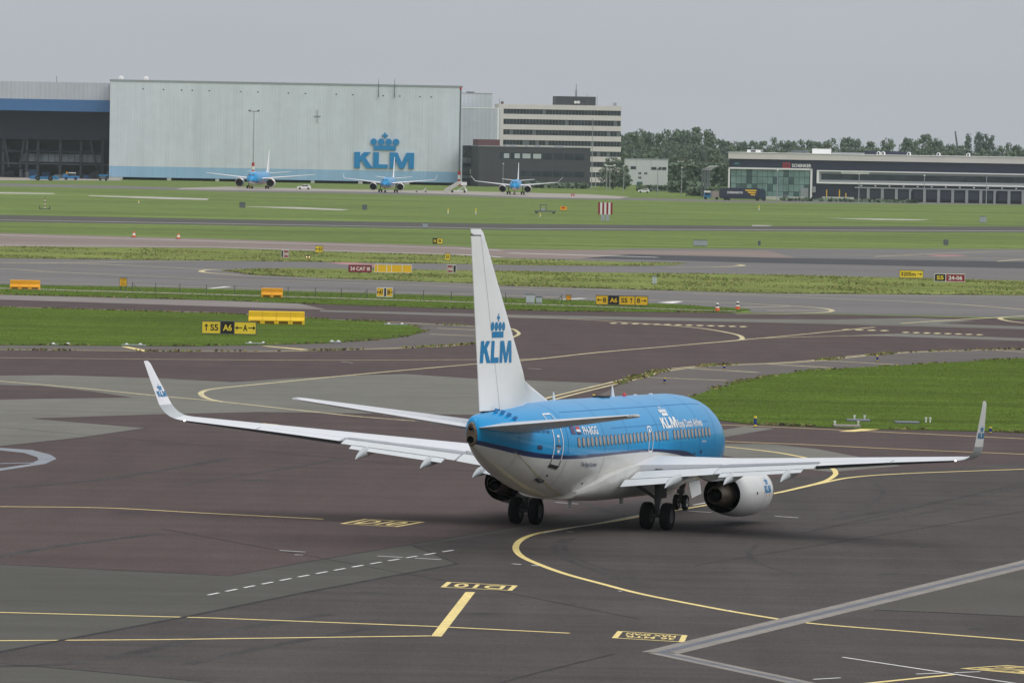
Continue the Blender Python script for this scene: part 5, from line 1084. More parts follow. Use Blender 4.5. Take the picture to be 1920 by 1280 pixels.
# lamp posts
def pole(label, px, pt, pb, Y, head=0, m=None, r=.16):
    p = at(px, pb, Y); z = at(px + (pb - pt) * .014, pt, Y).z; e = empty('lamp_post', (p.x, Y, 0)); tag(e, label, 'lamp post', 'lamp posts round the buildings')
    mb = MB(); mb.tube((0, 0, 0), (0, 0, z), r, r * .6, 8); po = mb.build('post', m or M_steel, e)
    if head == 1: mb = MB(); mb.box(-1.9, 1.9, -.15, .15, z - .1, z + .12); mb.box(-1.9, -1.2, -.3, .3, z + .1, z + .5); mb.box(1.2, 1.9, -.3, .3, z + .1, z + .5); mb.build('lamp_head', M_cabd if m else M_sw, e)
    elif head == 2: mb = MB(); mb.box(-.1, 3, -.2, .2, z, z + .15); mb.build('lamp_head', M_sw, e)
    else: mb = MB(); mb.box(-.25, .25, -.25, .25, z, z + .35); mb.build('lamp_head', M_sw, e)
    return e
tpole = pole('grey T-headed lamp post before the left part of the great hangar', 474, 209, 350, 2000, 1, M_steel, .2)
for k, m in enumerate((M_red, M_sw, M_red)): mb = MB(); mb.tube((0, 0, 3.6 + 1.3 * k), (0, 0, 4.9 + 1.3 * k), .5, .5, 10); mb.build('warning_band', m, tpole)
pole('tall thin lamp post in front of the cream office block', 1109, 222, 362, 1990, 0)
pole('short pale post at the corner of the charcoal office', 1116, 323, 364, 1980)
pole('left one of two close pale posts before the leafy tree', 1137, 312, 364, 1975); pole('lamp post with a cross arm before the leafy tree', 1143, 311, 364, 1970, 1, None)
pole('pale post between the leafy tree and the white workshop', 1169, 312, 367, 1930); pole('pale post before the white workshop door', 1232.5, 316, 372, 1850); pole('bright white post right of the white workshop', 1277.5, 315, 373, 1830)
pole('white post before the glazed warehouse end', 1457, 320, 376, 1700); pole('white post at the first loading dock', 1610, 327, 380, 1690); pole('slim post left of the middle docks', 1732.5, 330, 380, 1690); pole('white post before the right docks', 1849, 327, 381, 1690)
pole('thin dark post before the charcoal office, left of the small airliner tail', 943, 308, 345, 2040, 0, M_greyp, .12)
for k, (px, pt) in enumerate(((1316, 318), (1321, 315.5), (1325.5, 313), (1329, 311.5))): pole(['first', 'second', 'third', 'fourth'][k] + ' of four close floodlight posts left of the warehouse', px, pt, 372, 1790 + 25 * k, 2, M_cabd, .35)
pole('curved street lamp left of the floodlights, before the trees', 1269, 303, 330, 2330, 2); pole('far street lamp before the trees', 1300, 306, 345, 2330, 0, M_greyp)
# crane boom beyond the trees
p = at(1797, 290, 2900); q = at(1791, 246, 2900); e = empty('crane', (p.x, 2900, 0)); tag(e, 'thin leaning crane boom above the trees at right', 'crane')
mb = MB(); mb.tube((0, 0, p.z), (q.x - p.x, 0, q.z), .7, .35, 6); mb.build('boom', M_cabd, e); mb = MB(); mb.box(-2, 3, -2, 2, 0, p.z); mb.build('cab', M_cabd, e)

# ------------------------------------------------------------------ parked airliners
def far_plane(label, px, py, span, length, fr, tail, eng, wing_z, tipk, yaw, gear_h):
    b = G(px, py); e = empty('parked_airliner', (b.x, b.y, .007), yaw); tag(e, label, 'airplane', 'airliners parked before the hangars')
    zc = gear_h + fr; L_ = length                                   # nose towards -y
    prof = pchip([(0, .02, -.35), (.01, .22, -.30), (.03, .48, -.2), (.06, .76, -.1), (.11, .96, -.02), (.16, 1, 0), (.68, 1, 0), (.8, .8, .18), (.92, .45, .45), (1, .12, .66)])
    mb = MB(); rg = []; n = 20
    for t in (0, .004, .01, .02, .03, .045, .06, .085, .11, .16, .3, .5, .68, .74, .8, .86, .92, .97, 1):
        k, dz = prof(t); rg.append([(fr * k * math.sin(a), -6 - L_ * .36 + L_ * t + 6, zc + fr * dz + fr * 1.08 * k * math.cos(a)) for a in [2 * math.pi * (j + .5) / n for j in range(n)]])
    mis = [0 if math.cos(2 * math.pi * (j + 1) / n) > -.45 else (1 if math.cos(2 * math.pi * (j + 1) / n) > -.62 else 2) for j in range(n)]
    mb.rings(rg, 0, True, True, mis); fo = mb.build('fuselage', [M_blue, M_navy, M_body], e, smooth=50)
    y0 = -L_ * .36
    for s in (-1, 1):
        mb = MB(); x0 = fr * .12; mb.add([(s * x0, y0 + L_ * .035, zc + fr * .46), (s * fr * .5, y0 + L_ * .055, zc + fr * .42), (s * fr * .52, y0 + L_ * .06, zc + fr * .66), (s * x0, y0 + L_ * .048, zc + fr * .72)], [(0, 1, 2, 3)]); mb.build('cockpit_window', M_glassd, fo)
        hw = span / 2; mb = MB(); rg = []
        for l, yl, ch, z in ((0, -L_ * .08, L_ * .19, wing_z), (hw * .35, L_ * .01, L_ * .12, wing_z + hw * .35 * .1), (hw, L_ * .16, L_ * .045, wing_z + hw * .1)):
            rg.append([(s * l, yl + c * ch, z + t * ch) for c, t in foil(5, .12)])
        mb.rings(rg); wo = mb.build('wing', M_wing, e, smooth=40)
        if tipk:
            yl, ch, z = L_ * .16, L_ * .045, wing_z + hw * .1; mb = MB()
            mb.rings([[(s * (hw + q * tipk[0]), yl + q * 1.4 + c * ch * (1 - .5 * q), z + q * tipk[1] + t * ch) for c, t in foil(4, .1)] for q in (0, .4, 1)]); mb.build('winglet', M_fin, wo)
        ex_, r = s * eng, fr * .7; ez = wing_z - r * .75; mb = MB(); mb.lathe([(0, r * .86), (.15, r), (1.2, r * 1.06), (2.6, r * .9), (3.6, r * .55), (3.6, .02)], (ex_, -L_ * .125, ez), (0, 1, 0), 20, mis=[1, 0, 0, 0, 0]); eo = mb.build('engine', [M_wing, M_metal], e, smooth=40)
        mb = MB(); mb.lathe([(.02, r * .85), (.5, r * .8), (.5, .01)], (ex_, -L_ * .125, ez), (0, 1, 0), 20); mb.build('intake', M_soot, eo)
        mb = MB(); mb.box(ex_ - .15, ex_ + .15, -L_ * .1, L_ * .0, ez + r * .6, wing_z + .3); mb.build('pylon', M_wing, eo)
        mb = MB(); rg = [[(s * l, yl + c * ch, z + t * ch) for c, t in foil(4, .1)] for l, yl, ch, z in ((0, L_ * .53, L_ * .10, zc + fr * .75), (span * .2, L_ * .60, L_ * .045, zc + fr * .75 + span * .02))]; mb.rings(rg); mb.build('tailplane', M_wing, e, smooth=40)
        gx = s * span * .085; mb = MB(); mb.tube((gx, L_ * .04, .5), (gx, L_ * .04, wing_z), .14)
        go = mb.build('main_gear', M_gear, e)
        for d in (-.4, .4): mb = MB(); mb.lathe([(-.2, .05), (-.2, .48), (.2, .48), (.2, .05)], (gx + d, L_ * .04, .48), (1, 0, 0), 16); mb.build('wheel', M_tyre, go)
    mb = MB(); rg = []
    for z, yl, ch in ((zc + fr * .8, L_ * .46, L_ * .165), (zc + fr * 1.3, L_ * .50, L_ * .125), (tail, L_ * .605, L_ * .05)): rg.append([(t * ch * .9, yl + c * ch, z) for c, t in foil(5, .11)])
    mb.rings(rg); mb.build('fin', M_fin, e, smooth=40)
    mb = MB(); yn = y0 + L_ * .1; mb.tube((0, yn, .35), (0, yn, gear_h + .2), .09); go = mb.build('nose_gear', M_gear, e)
    for d in (-.2, .2): mb = MB(); mb.lathe([(-.1, .05), (-.1, .34), (.1, .34), (.1, .05)], (d, yn, .34), (1, 0, 0), 14); mb.build('wheel', M_tyre, go)
    return e
far_plane('leftmost of the three parked airliners, nose on, straight wing tips, red cowls beside it', 482, 353.8, 35.4, 33, 1.95, 12.2, 5.0, 3.0, None, R(-8), 1.35)
far_plane('middle parked airliner standing below the big hangar logo', 727, 361, 28.4, 34, 1.6, 10.9, 4.2, 2.7, (.55, 1.5), R(-4), 1.4)
far_plane('rightmost parked airliner with outward canted wing tips, before the charcoal office', 966.5, 365.2, 25.6, 31, 1.6, 9.9, 3.9, 2.7, (1.5, 1.6), R(-2.5), 1.4)

# ------------------------------------------------------------------ ground vehicles
M_tug = mat('tug_blue', (.03, .19, .42), .45, noise=[(.5, .08)])
def wheels(e, pts, r, w_=.3, m=None):
    for x, y in pts:
        mb = MB(); mb.lathe([(-w_ / 2, .05), (-w_ / 2, r * .9), (-w_ * .35, r), (w_ * .35, r), (w_ / 2, r * .9), (w_ / 2, .05)], (x, y, r), (0, 1, 0), 18); wh = mb.build('wheel', M_tyre, e)
        mb = MB(); mb.lathe([(-w_ * .52, .02), (-w_ * .52, r * .5), (w_ * .52, r * .5), (w_ * .52, .02)], (x, y, r), (0, 1, 0), 12); mb.build('rim', m or M_hub, wh)
def place(name, label, cat, px, py, group=None, yaw=0):
    b = G(px, py); e = empty(name, (b.x, b.y, .007), yaw); tag(e, label, cat, group); return e, b.y / F
e, k = place('tow_tractor', 'long low blue aircraft tug before the open hangar', 'tug', 83, 338.5, 'blue ramp vehicles at the open hangar')
mb = MB(); pr = [(-27, 2.2), (-27, 6), (-22, 8.8), (-14, 9.2), (-12, 7), (14, 7), (16, 9), (24, 8.4), (28, 3), (28, 2)]; mb.rings([[(a * k, d, c * k) for a, c in pr] for d in (-1.6, 1.6)]); mb.build('body', M_tug, e); wheels(e, [(a * k, d) for a in (-12, 12) for d in (-1.6, 1.6)], 4.4 * k, .5)
mb = MB(); mb.box(-23 * k, -16 * k, -1.2, 1.2, 8.5 * k, 10.2 * k); mb.build('cab', M_glassd, e)
e, k = place('service_truck', 'blue service truck with pale roof right of the long tug', 'truck', 133, 337.5, 'blue ramp vehicles at the open hangar')
mb = MB(); mb.box(-15 * k, 15 * k, -1.3, 1.3, 2.4 * k, 7.5 * k); mb.box(-14 * k, -6 * k, -1.2, 1.2, 7.5 * k, 11 * k); mb.build('body', M_tug, e); mb = MB(); mb.box(-4 * k, 8 * k, -1.2, 1.2, 7.5 * k, 12.5 * k); mb.build('cab', M_glassd, e); mb = MB(); mb.box(-4.4 * k, 8.4 * k, -1.25, 1.25, 12.5 * k, 14 * k); mb.build('cab_roof', M_sw, e); wheels(e, [(a * k, d) for a in (-9, 9) for d in (-1.3, 1.3)], 2.6 * k, .4)
mb = MB(); mb.tube((-8 * k, 0, 11 * k), (-8 * k, 0, 15 * k), .3); mb.build('beacon', M_so, e)
e, k = place('loader', 'small blue loader beside the corner of the great hangar', 'loader', 194, 338.8, 'blue ramp vehicles at the open hangar')
mb = MB(); mb.box(-9 * k, 8 * k, -1, 1, 2.2 * k, 5 * k); mb.build('chassis', M_cabd, e); mb = MB(); mb.box(-9 * k, 8 * k, -1.1, 1.1, 8 * k, 11.5 * k); mb.build('platform', M_tug, e)
mb = MB(); mb.tube((-7 * k, 0, 4 * k), (5 * k, 0, 8 * k), .15); mb.tube((5 * k, 0, 4 * k), (-7 * k, 0, 8 * k), .15); mb.build('scissor_arms', M_sw, e); wheels(e, [(a * k, d) for a in (-6, 5) for d in (-1, 1)], 2 * k)
def car(label, px, py, wpx, m, mg=None):
    e, k = place('parked_car', label, 'car', px, py, 'cars near the buildings'); L_ = wpx * k / 2
    lo = [(-L_, .35), (-L_, .85), (-L_ * .9, .98), (-L_ * .45, 1.02), (-L_ * .2, 1.5), (L_ * .72, 1.52), (L_ * .96, 1.0), (L_, .6), (L_, .35)]
    mb = MB(); mb.rings([[(a, d, c) for a, c in lo] for d in (-.85, .85)]); bo = mb.build('body', m, e)
    for a, c in ((-.36, .12), (.16, .62)): mb = MB(); mb.add([(L_ * a, -.86, 1.04), (L_ * c, -.86, 1.04), (L_ * c, -.86, 1.42), (L_ * max(a, -.2), -.86, 1.42)], [(0, 1, 2, 3)]); mb.build('side_window', M_glassd, bo)
    wheels(e, [(a * L_, d) for a in (-.6, .62) for d in (-.8, .8)], .33, .22)
    return e
car('white estate car beside the leftmost parked airliner', 570, 355.5, 26, M_sw); car('white and red car before the white workshop', 1207, 362, 21, M_sw); car('silver car before the glazed warehouse end', 1470, 375.2, 20, M_cab); car('white car right of the glazed warehouse end', 1527.5, 375, 19, M_sw); car('dark car behind the white and red car', 1226, 359.5, 18, M_cabd)
# articulated lorry
e, k = place('articulated_lorry', 'navy articulated lorry with gold stripes before the warehouse', 'lorry', 1390, 376)
mb = MB(); mb.box(-40 * k, 34 * k, -1.25, 1.25, 3.4 * k, 23.5 * k); tr = mb.build('trailer', M_navyw, e)
mb = MB(); pr = [(35, 2.5), (35, 21), (37, 23), (43, 22), (45.5, 13), (45.5, 2.5)]; mb.rings([[(a * k, d, c * k) for a, c in pr] for d in (-1.2, 1.2)]); cb = mb.build('cab', mat('cab_navy', (.025, .05, .09), .4), e)
mb = MB(); mb.box(40 * k, 44 * k, -1.23, 1.23, 14 * k, 19 * k); mb.build('cab_window', M_glassd, cb)
decal('trailer_lettering', text2d('DOMMANNOVO', 1, .03, fit=(-27 * k, 2 * k, 12.5 * k, 17 * k)), lambda u, v: Vector((u, -1.26, v)), M_sw, tr)
for i in range(3): decal('gold_stripe', poly2d([((8 + 5 * i) * k, (18 - 4 * i) * k), ((29 - 1.5 * i) * k, (18 - 4 * i) * k), ((27 - 1.5 * i) * k, (20.4 - 4 * i) * k), ((6 + 5 * i) * k, (20.4 - 4 * i) * k)]), lambda u, v: Vector((u, -1.26, v)), M_by, tr)
wheels(e, [(a * k, d) for a in (-30, -24, 30, 42) for d in (-1.1, 1.1)], 2.9 * k, .35)
e, k = place('parked_truck', 'small blue and white truck beside the floodlight posts', 'truck', 1326, 374)
mb = MB(); mb.box(-6 * k, 6 * k, -1.2, 1.2, 3 * k, 13 * k); mb.build('cab', M_tug, e); mb = MB(); mb.box(-6 * k, 6 * k, -1.22, 1.22, 13 * k, 16 * k); mb.build('cab_roof', M_sw, e); mb = MB(); mb.box(-4.5 * k, 4.5 * k, -1.23, -1.2, 8 * k, 12.5 * k); mb.build('windscreen', M_glassd, e)
mb = MB(); mb.box(7 * k, 22 * k, -1.2, 1.2, 3 * k, 16 * k); mb.build('load_box', mat('box_pink', (.33, .27, .26), .7), e); wheels(e, [(a * k, d) for a in (-3, 18) for d in (-1.1, 1.1)], 2.6 * k)
# passenger stairs
e, k = place('stair_truck', 'white mobile passenger stairs at the right end of the great hangar', 'passenger stairs', 856, 361.3)
mb = MB(); pr = [(-23, .5), (-17, .5), (9, 18), (9, 22), (1, 21), (-23, 6)]; mb.rings([[(a * k, d, c * k) for a, c in pr] for d in (-1.2, 1.2)]); fl_ = mb.build('stair_flight', M_pier, e)
mb = MB(); mb.box(8 * k, 19 * k, -1.4, 1.4, 14 * k, 20 * k); mb.build('platform', M_sw, e); mb = MB(); mb.box(-10 * k, 20 * k, -1.2, 1.2, 2.4 * k, 4.2 * k); mb.build('chassis', M_sw, e)
mb = MB(); mb.tube((2 * k, 0, 4 * k), (17 * k, 0, 14 * k), .22); mb.tube((19 * k, 0, 4 * k), (12 * k, 0, 14 * k), .22); mb.build('support', M_sw, e); wheels(e, [(a * k, d) for a in (-8, 15) for d in (-1.1, 1.1)], 2.2 * k)
e, k = place('cart_row', 'low pale tow bar cart on the grass before the stairs', 'cart', 790, 360.5)
mb = MB(); mb.box(-14 * k, 12 * k, -.6, .6, 2.4 * k, 3.6 * k); mb.tube((4 * k, 0, 3 * k), (9 * k, 0, 8 * k), .2); mb.build('frame', M_pier, e); wheels(e, [(-9 * k, 0), (8 * k, 0)], 1.6 * k)
e, k = place('warning_board', 'small red and white warning board at the grass corner right of the parked airliners', 'marker board', 1074, 371)
mb = MB(); mb.box(-3 * k, 3 * k, -.1, .1, 3 * k, 8 * k); mb.build('panel', M_red, e); mb = MB(); mb.box(-.6 * k, .6 * k, -.12, .12, 0, 8 * k); mb.build('post', M_sw, e)
for k_, (px, lab) in enumerate(((468, 'left'), (497, 'right'))):
    e, k = place('engine_cover_stand', ['yellow', 'red'][k_] + ' stand under the nose of the leftmost parked airliner, ' + lab + ' side', 'stand', px + 3, 353.6)
    mb = MB(); mb.box(-3 * k, 3 * k, -.4, .4, 1.5 * k, 5 * k); mb.build('top', [M_so, M_oc][k_], e)
    for a in (-2.5, 1.8): mb = MB(); mb.box(a * k, (a + .7) * k, -.3, .3, 0, 1.5 * k); mb.build('leg', M_frame, e)

# ------------------------------------------------------------------ trees
M_leaf = [mat('leaves_%s' % n, c, .8, noise=[(.25, .25)], spec=.2) for n, c in (('dark', (.12, .16, .125)), ('green', (.14, .19, .13)), ('olive', (.17, .205, .135)), ('poplar', (.13, .17, .15)))]
M_bark = mat('bark', (.07, .058, .045), .9)
def crown_mesh(seed, shape, n_blob, n_leaf, leaf, mats):
    """leaf clumps spread over many small lobes inside a crown of height 1 (z 0..1) and radius about .5"""
    r = np.random.default_rng(seed); vs = []; fs = []; mi = []
    for b in range(n_blob):
        t = r.uniform(.04, .97); ang = r.uniform(0, 2 * math.pi); R_ = shape(t); rad = R_ * math.sqrt(r.uniform(.1, 1)) * .8
        c = np.array([rad * math.cos(ang), rad * math.sin(ang), t]); br = r.uniform(.07, .16) * (.6 + R_)
        m_ = int(r.integers(0, len(mats)))
        for k in range(n_leaf):
            d = r.normal(size=3); d /= np.linalg.norm(d); p = c + d * br * r.uniform(.55, 1.05) * np.array([1.15, 1.15, .85])
            a = r.normal(size=3); a -= d * a.dot(d) * .6; a /= np.linalg.norm(a); q = np.cross(d, a); q /= max(np.linalg.norm(q), 1e-6); s_ = leaf * r.uniform(.6, 1.3)
            o = len(vs); vs += [tuple(p + a * s_), tuple(p + q * s_ * .7), tuple(p - a * s_), tuple(p - q * s_ * .7)]; fs.append((o, o + 1, o + 2, o + 3)); mi.append(m_)
    me = bpy.data.meshes.new('crown'); me.from_pydata(vs, [], fs)
    for m in mats: me.materials.append(m)
    me.polygons.foreach_set('material_index', mi); me.update(); return me
rounds = lambda t: .5 * math.sqrt(max(0, 1 - ((t - .46) / .56) ** 2))
ovals = lambda t: .5 * max(.05, math.sin(math.pi * min(t * .93 + .05, 1)) ** .7)
slim = lambda t: .17 * max(.08, math.sin(math.pi * min(t * .9 + .08, 1)) ** .6)
CR = [crown_mesh(11, rounds, 64, 34, .034, [M_leaf[0], M_leaf[1]]), crown_mesh(12, ovals, 60, 34, .036, [M_leaf[1], M_leaf[2]]), crown_mesh(13, rounds, 72, 30, .032, [M_leaf[0], M_leaf[2], M_leaf[1]]), crown_mesh(14, ovals, 52, 36, .038, [M_leaf[0], M_leaf[0], M_leaf[1]])]
CP = crown_mesh(15, slim, 46, 30, .026, [M_leaf[3], M_leaf[0]])
def trunk_mesh():
    mb = MB(); mb.tube((0, 0, 0), (0, 0, .55), .028, .016, 8)
    for k in range(6):
        a = k * 1.1; mb.tube((0, 0, .2 + .05 * k), (.2 * math.cos(a), .2 * math.sin(a), .42 + .06 * k), .012, .004, 5)
    me = bpy.data.meshes.new('trunk'); me.from_pydata(mb.v, [], mb.f); me.materials.append(M_bark); return me
TR = trunk_mesh()
def tree(name, label, px, ptop, Y, width, crown, group=None, low=.08):
    p = at(px, ptop, Y); h_ = max(p.z, 4); e = empty(name, (p.x, Y, 0), random.uniform(0, 6)); tag(e, label, 'tree', group)
    t = bpy.data.objects.new('trunk', TR); COL.objects.link(t); t.parent = e; t.scale = (h_, h_, h_)
    c = bpy.data.objects.new('crown', crown); COL.objects.link(c); c.parent = e; c.scale = (width, width, h_ * (1 - low)); c.location = (0, 0, h_ * low)
    return e
random.seed(21)
tall = [(1172, 252), (1184, 249.5), (1197, 246), (1211, 249), (1222, 250), (1240, 252), (1258, 247), (1272, 244.5), (1287, 246), (1303, 240), (1318, 247), (1330, 251), (1347, 262), (1362, 266), (1376, 268), (1395, 266.5), (1413, 265), (1430, 266), (1456, 261), (1480, 265), (1505, 263), (1530, 267), (1556, 263), (1590, 259), (1606, 261), (1635, 267), (1665, 263), (1700, 260), (1712, 263), (1736, 253.5), (1746, 256), (1762, 266), (1783, 271), (1800, 274), (1885, 271), (1905, 274), (1930, 274), (1960, 270)]
ORD = 'first second third fourth fifth sixth seventh eighth ninth tenth eleventh twelfth thirteenth fourteenth fifteenth sixteenth seventeenth eighteenth nineteenth twentieth twenty-first twenty-second twenty-third twenty-fourth'.split()
for k, (x, y) in enumerate(tall):
    tree('woodland_tree', (ORD[k] + ' tall tree right of the cream office block, in the horizon belt') if k < 14 else (ORD[k - 14] + ' tree from the left rising behind the cargo warehouse roof'), x, y, 2480 + 45 * (k % 5), random.uniform(11, 17) if x < 1340 else random.uniform(10, 15), CR[k % 4], 'tall trees of the horizon belt')
for k in range(58):
    x = 1168 + 14 * k; y = 276 + random.uniform(-5, 8) + (0 if x < 1340 else 6)
    tree('woodland_tree', 'lower tree filling the foot of the horizon tree belt', x, y, 2400 + 14 * (k % 4), random.uniform(10, 15), CR[(k * 3 + 1) % 4], 'lower trees of the horizon belt', .02)
for k, (x, y) in enumerate(((1815, 252), (1833.5, 248.5), (1841, 252), (1850, 252.5), (1859, 255))):
    tree('poplar_tree', ['lone slim poplar right of the crane boom', 'tallest poplar at the left of the group of four', 'second poplar of the group of four', 'third poplar of the group of four', 'rightmost poplar of the group of four'][k], x, y, 2800, 13, CP, 'slim poplars on the horizon', .12)
tree('leafy_tree', 'broad leafy tree between the charcoal office and the white workshop', 1150, 297, 2055, 12.5, CR[2], None, .03); tree('leafy_tree', 'smaller leafy tree close behind the cross-arm lamp post', 1172, 311, 2060, 7, CR[1], None, .02)
# hedges and scrub at the foot of the buildings
def scrub(name, boxes, m, seed, leaf):
    r = np.random.default_rng(seed); vs = []; fs = []
    for x0, x1, Y, h_, n in boxes:
        for k in range(n):
            px = r.uniform(x0, x1); p = at(px, 340, Y); z = r.uniform(0, h_) ** 1.0; c = np.array([p.x, Y + r.uniform(-3, 3), z]); a = r.normal(size=3); a /= np.linalg.norm(a); b_ = np.cross(a, r.normal(size=3)); b_ /= np.linalg.norm(b_); s_ = leaf * r.uniform(.5, 1.2)
            o = len(vs); vs += [tuple(c + a * s_), tuple(c + b_ * s_), tuple(c - a * s_), tuple(c - b_ * s_)]; fs.append((o, o + 1, o + 2, o + 3))
    me = bpy.data.meshes.new(name); me.from_pydata(vs, [], fs); me.materials.append(m); ob = bpy.data.objects.new(name, me); COL.objects.link(ob); return stuff(ob)
sb = scrub('scrub', [(1255, 1366, 2280, 9, 2600), (1255, 1330, 1950, 3.5, 900), (1195, 1255, 2000, 1.6, 400), (985, 1100, 2045, 1.7, 500), (1470, 1720, 1720, .5, 500), (1290, 1350, 1830, 2.6, 500)], M_leaf[1], 5, .9)
sb['label'] = 'low scrub and hedges at the foot of the far buildings'; sb['category'] = 'scrub'

# ------------------------------------------------------------------ grass blades and weeds
def tufts(name, label, polys, n_per, hgt, wid, mats, seed, clump=0.0):
    """short blades standing on the grass plots; each polygon given as picture points of its ground outline"""
    r = np.random.default_rng(seed); vs = []; fs = []; mi = []
    for poly, n in zip(polys, n_per):
        g = np.array([[*G(x, y, .05)[:2]] for x, y in poly]); lo, hi = g.min(0), g.max(0); m_ = len(g); cnt = 0
        while cnt < n:
            P_ = r.uniform(lo, hi, size=(4000, 2)); ins = np.zeros(len(P_), bool); j = m_ - 1
            for i in range(m_):
                c = ((g[i, 1] > P_[:, 1]) != (g[j, 1] > P_[:, 1])) & (P_[:, 0] < (g[j, 0] - g[i, 0]) * (P_[:, 1] - g[i, 1]) / (g[j, 1] - g[i, 1] + 1e-9) + g[i, 0]); ins ^= c; j = i
            P_ = P_[ins]
            if clump: P_ = P_[(np.sin(P_[:, 0] * .35 + 1.3 * np.sin(P_[:, 1] * .11)) + np.sin(P_[:, 1] * .21 + P_[:, 0] * .13) + r.normal(size=len(P_)) * .7) > clump]
            if len(P_) == 0: cnt += 50; continue
            for x, y in P_[:n - cnt]:
                a = r.uniform(0, math.pi); w_ = wid * r.uniform(.5, 1.3); h_ = hgt * r.uniform(.4, 1.3); dx, dy = w_ * math.cos(a), w_ * math.sin(a); lx, ly = r.normal(size=2) * hgt * .35
                o = len(vs); vs += [(x - dx, y - dy, .03), (x + dx, y + dy, .03), (x + lx + dx * .4, y + ly + dy * .4, .05 + h_), (x + lx - dx * .4, y + ly - dy * .4, .05 + h_ * .9)]; fs.append((o, o + 1, o + 2, o + 3)); mi.append(int(r.integers(0, len(mats))))
            cnt += len(P_)
    me = bpy.data.meshes.new(name); me.from_pydata(vs, [], fs)
    for m in mats: me.materials.append(m)
    me.polygons.foreach_set('material_index', mi); me.update(); ob = bpy.data.objects.new(name, me); COL.objects.link(ob); stuff(ob); ob['label'] = label; ob['category'] = 'grass'; return ob
GB = [mat('blade_%d' % k, c, .9, spec=.15) for k, c in enumerate(((.13, .20, .026), (.15, .22, .032), (.175, .22, .045)))]
GW = [mat('weed_%d' % k, c, .9, spec=.15) for k, c in enumerate(((.21, .26, .08), (.28, .30, .11), (.16, .21, .065), (.34, .30, .13)))]
LL = [(-60, 574), (0, 575.6), (400, 587), (580, 596.5), (700, 603), (770, 609), (798, 619), (790, 623), (760, 630), (700, 637), (600, 643), (480, 646), (360, 648), (0, 646), (-60, 645)]
LR = [(1265, 764), (1285, 752), (1300, 742), (1340, 728), (1400, 712), (1440, 704), (1500, 696), (1600, 689), (1700, 684), (1800, 678), (1920, 671), (1980, 667), (1980, 814), (1920, 810), (1880, 808), (1600, 802), (1400, 793), (1336, 785), (1280, 776)]
tufts('lawn_grass', 'short mown green grass of the two near lawns', [LL, LR], [30000, 45000], .035, .045, GB, 3)
VF = [(-40, 532), (0, 533), (240, 538), (400, 543), (884, 555.5), (1060, 562), (1280, 571), (1408, 580), (1370, 585), (1200, 584), (1060, 583), (890, 578.7), (560, 568), (400, 562), (0, 551.7), (-40, 550.5)]
VC = [(420, 507), (480, 504), (540, 502), (660, 504), (880, 507), (1160, 511), (1440, 514.5), (1920, 526), (1980, 528), (1980, 554), (1920, 552.8), (1440, 549), (1160, 541), (940, 535), (884, 530.5), (640, 522), (480, 515)]
VR = [(-40, 461), (0, 461.7), (360, 466), (860, 479), (940, 484.5), (1100, 489), (1288, 493.5), (1260, 496.5), (1200, 498), (1000, 497), (860, 494), (360, 487.5), (0, 483.5), (-40, 483)]
tufts('verge_grass', 'short grass of the narrow verge along the wire fence', [VF], [12000], .06, .08, GB, 4)
tufts('rough_grass', 'taller weedy grass of the rough verges by the runway', [VC, VR], [9000, 5000], .13, .16, GW, 5, .6)
# weeds in the pavement joints and along the plot rims
def rim(line, spread, n, seed):
    r = np.random.default_rng(seed); out = []
    P_ = [G(x, y, .04) for x, y in line]; seg = [(b - a).length for a, b in zip(P_[:-1], P_[1:])]; tot = sum(seg)
    for k in range(n):
        t = r.uniform(0, tot); i = 0
        while t > seg[i]: t -= seg[i]; i += 1
        p = P_[i].lerp(P_[i + 1], t / seg[i])
        if math.sin(p.x * .9) + math.sin(p.x * .31 + p.y * .5) + r.normal() * .5 > .2: out.append((p.x + r.normal() * spread, p.y + r.normal() * spread))
    return out
def weeds(name, label, pts, hgt, wid, mats, seed):
    r = np.random.default_rng(seed); vs = []; fs = []; mi = []
    for x, y in pts:
        m_ = int(r.integers(0, len(mats)))
        for k in range(3):
            a = r.uniform(0, math.pi); w_ = wid * r.uniform(.4, 1.2); h_ = hgt * r.uniform(.3, 1.4); dx, dy = w_ * math.cos(a), w_ * math.sin(a); lx, ly = r.normal(size=2) * hgt * .4
            o = len(vs); vs += [(x - dx, y - dy, .03), (x + dx, y + dy, .03), (x + lx + dx, y + ly + dy, .04 + h_ * .8), (x + lx - dx * .3, y + ly - dy * .3, .04 + h_)]; fs.append((o, o + 1, o + 2, o + 3)); mi.append(m_)
    me = bpy.data.meshes.new(name); me.from_pydata(vs, [], fs)
    for m in mats: me.materials.append(m)
    me.polygons.foreach_set('material_index', mi); me.update(); ob = bpy.data.objects.new(name, me); COL.objects.link(ob); stuff(ob); ob['label'] = label; ob['category'] = 'weeds'
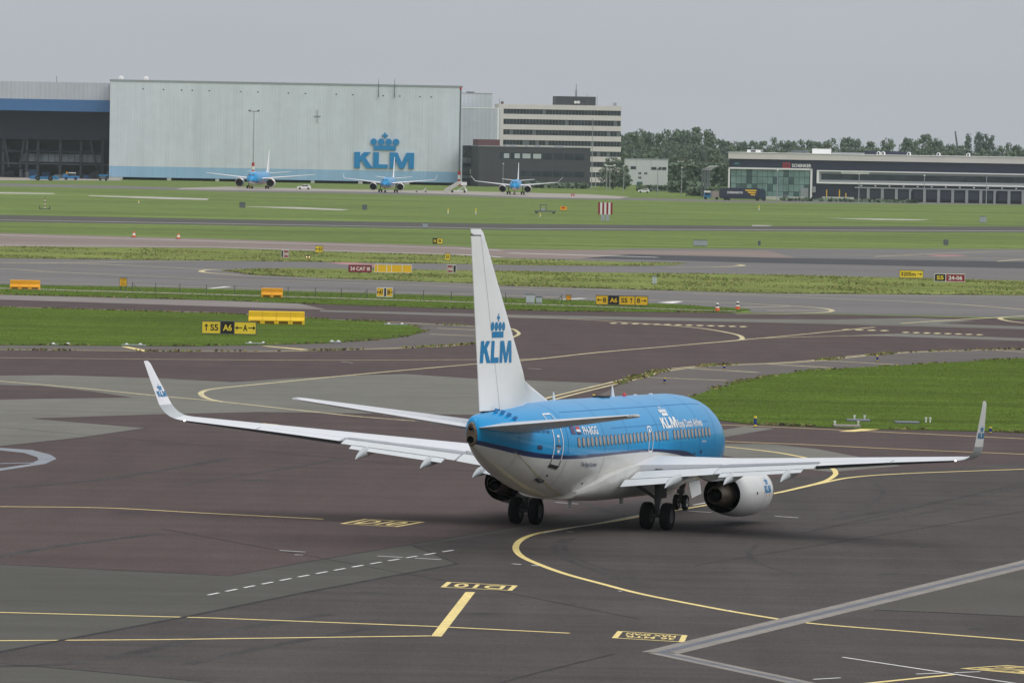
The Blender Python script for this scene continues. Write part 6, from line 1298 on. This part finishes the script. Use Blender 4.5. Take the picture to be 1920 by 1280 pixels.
GD = GW + [mat('weed_dry', (.20, .16, .07), .9), mat('soil', (.10, .085, .06), .95)]
weeds('joint_weeds', 'weeds growing in the pavement joints along the shoulders', rim([(1160, 719), (1200, 706), (1240, 695), (1330, 685), (1420, 681)], .25, 420, 1) + rim([(1530, 676), (1680, 661.5), (1760, 658), (1920, 654)], .3, 300, 2) + rim([(0, 655.5), (250, 658), (540, 658.5), (760, 652.5), (880, 645.5), (905, 641)], .2, 420, 3) + rim([(580, 597), (760, 605), (880, 611), (905, 612)], .3, 320, 4), .13, .12, GD, 8)
weeds('rim_weeds', 'ragged taller grass and soil along the rims of the grass plots', rim([(1285, 752), (1300, 742), (1340, 728), (1400, 712), (1500, 696), (1700, 684), (1920, 671)], .25, 700, 5) + rim([(1336, 785), (1400, 793), (1600, 802), (1880, 808), (1960, 812)], .25, 800, 6) + rim([(0, 646), (360, 648), (480, 646), (600, 643), (700, 637), (760, 630), (798, 619), (770, 609), (700, 603), (580, 596.5), (400, 587), (0, 575.6)], .25, 1300, 7)
      + rim([(0, 551.7), (400, 562), (560, 568), (890, 578.7), (1060, 583), (1370, 585)], .25, 1300, 8) + rim([(421, 507), (480, 515), (640, 522), (884, 530.5), (940, 535), (1160, 541), (1440, 549), (1920, 552.8)], .3, 1600, 9) + rim([(0, 483.5), (360, 487.5), (860, 494), (1200, 498)], .4, 1200, 10), .10, .14, GD, 9)

# ------------------------------------------------------------------ haze
bmh = MB(); bmh.box(-1400, 1400, -60, 3400, -1, 62); hz = bmh.build('haze', [])
hm = bpy.data.materials.new('haze'); hm.use_nodes = True; n = hm.node_tree.nodes; n.clear()
ho = n.new('ShaderNodeOutputMaterial'); hv = n.new('ShaderNodeVolumePrincipled'); hv.inputs['Color'].default_value = (.82, .91, 1, 1); hv.inputs['Density'].default_value = 3.4e-5; hv.inputs['Anisotropy'].default_value = .2
hm.node_tree.links.new(hv.outputs[0], ho.inputs['Volume']); hz.data.materials.append(hm); stuff(hz)
hz['label'] = 'thin pale haze over the airfield'; hz['category'] = 'haze'
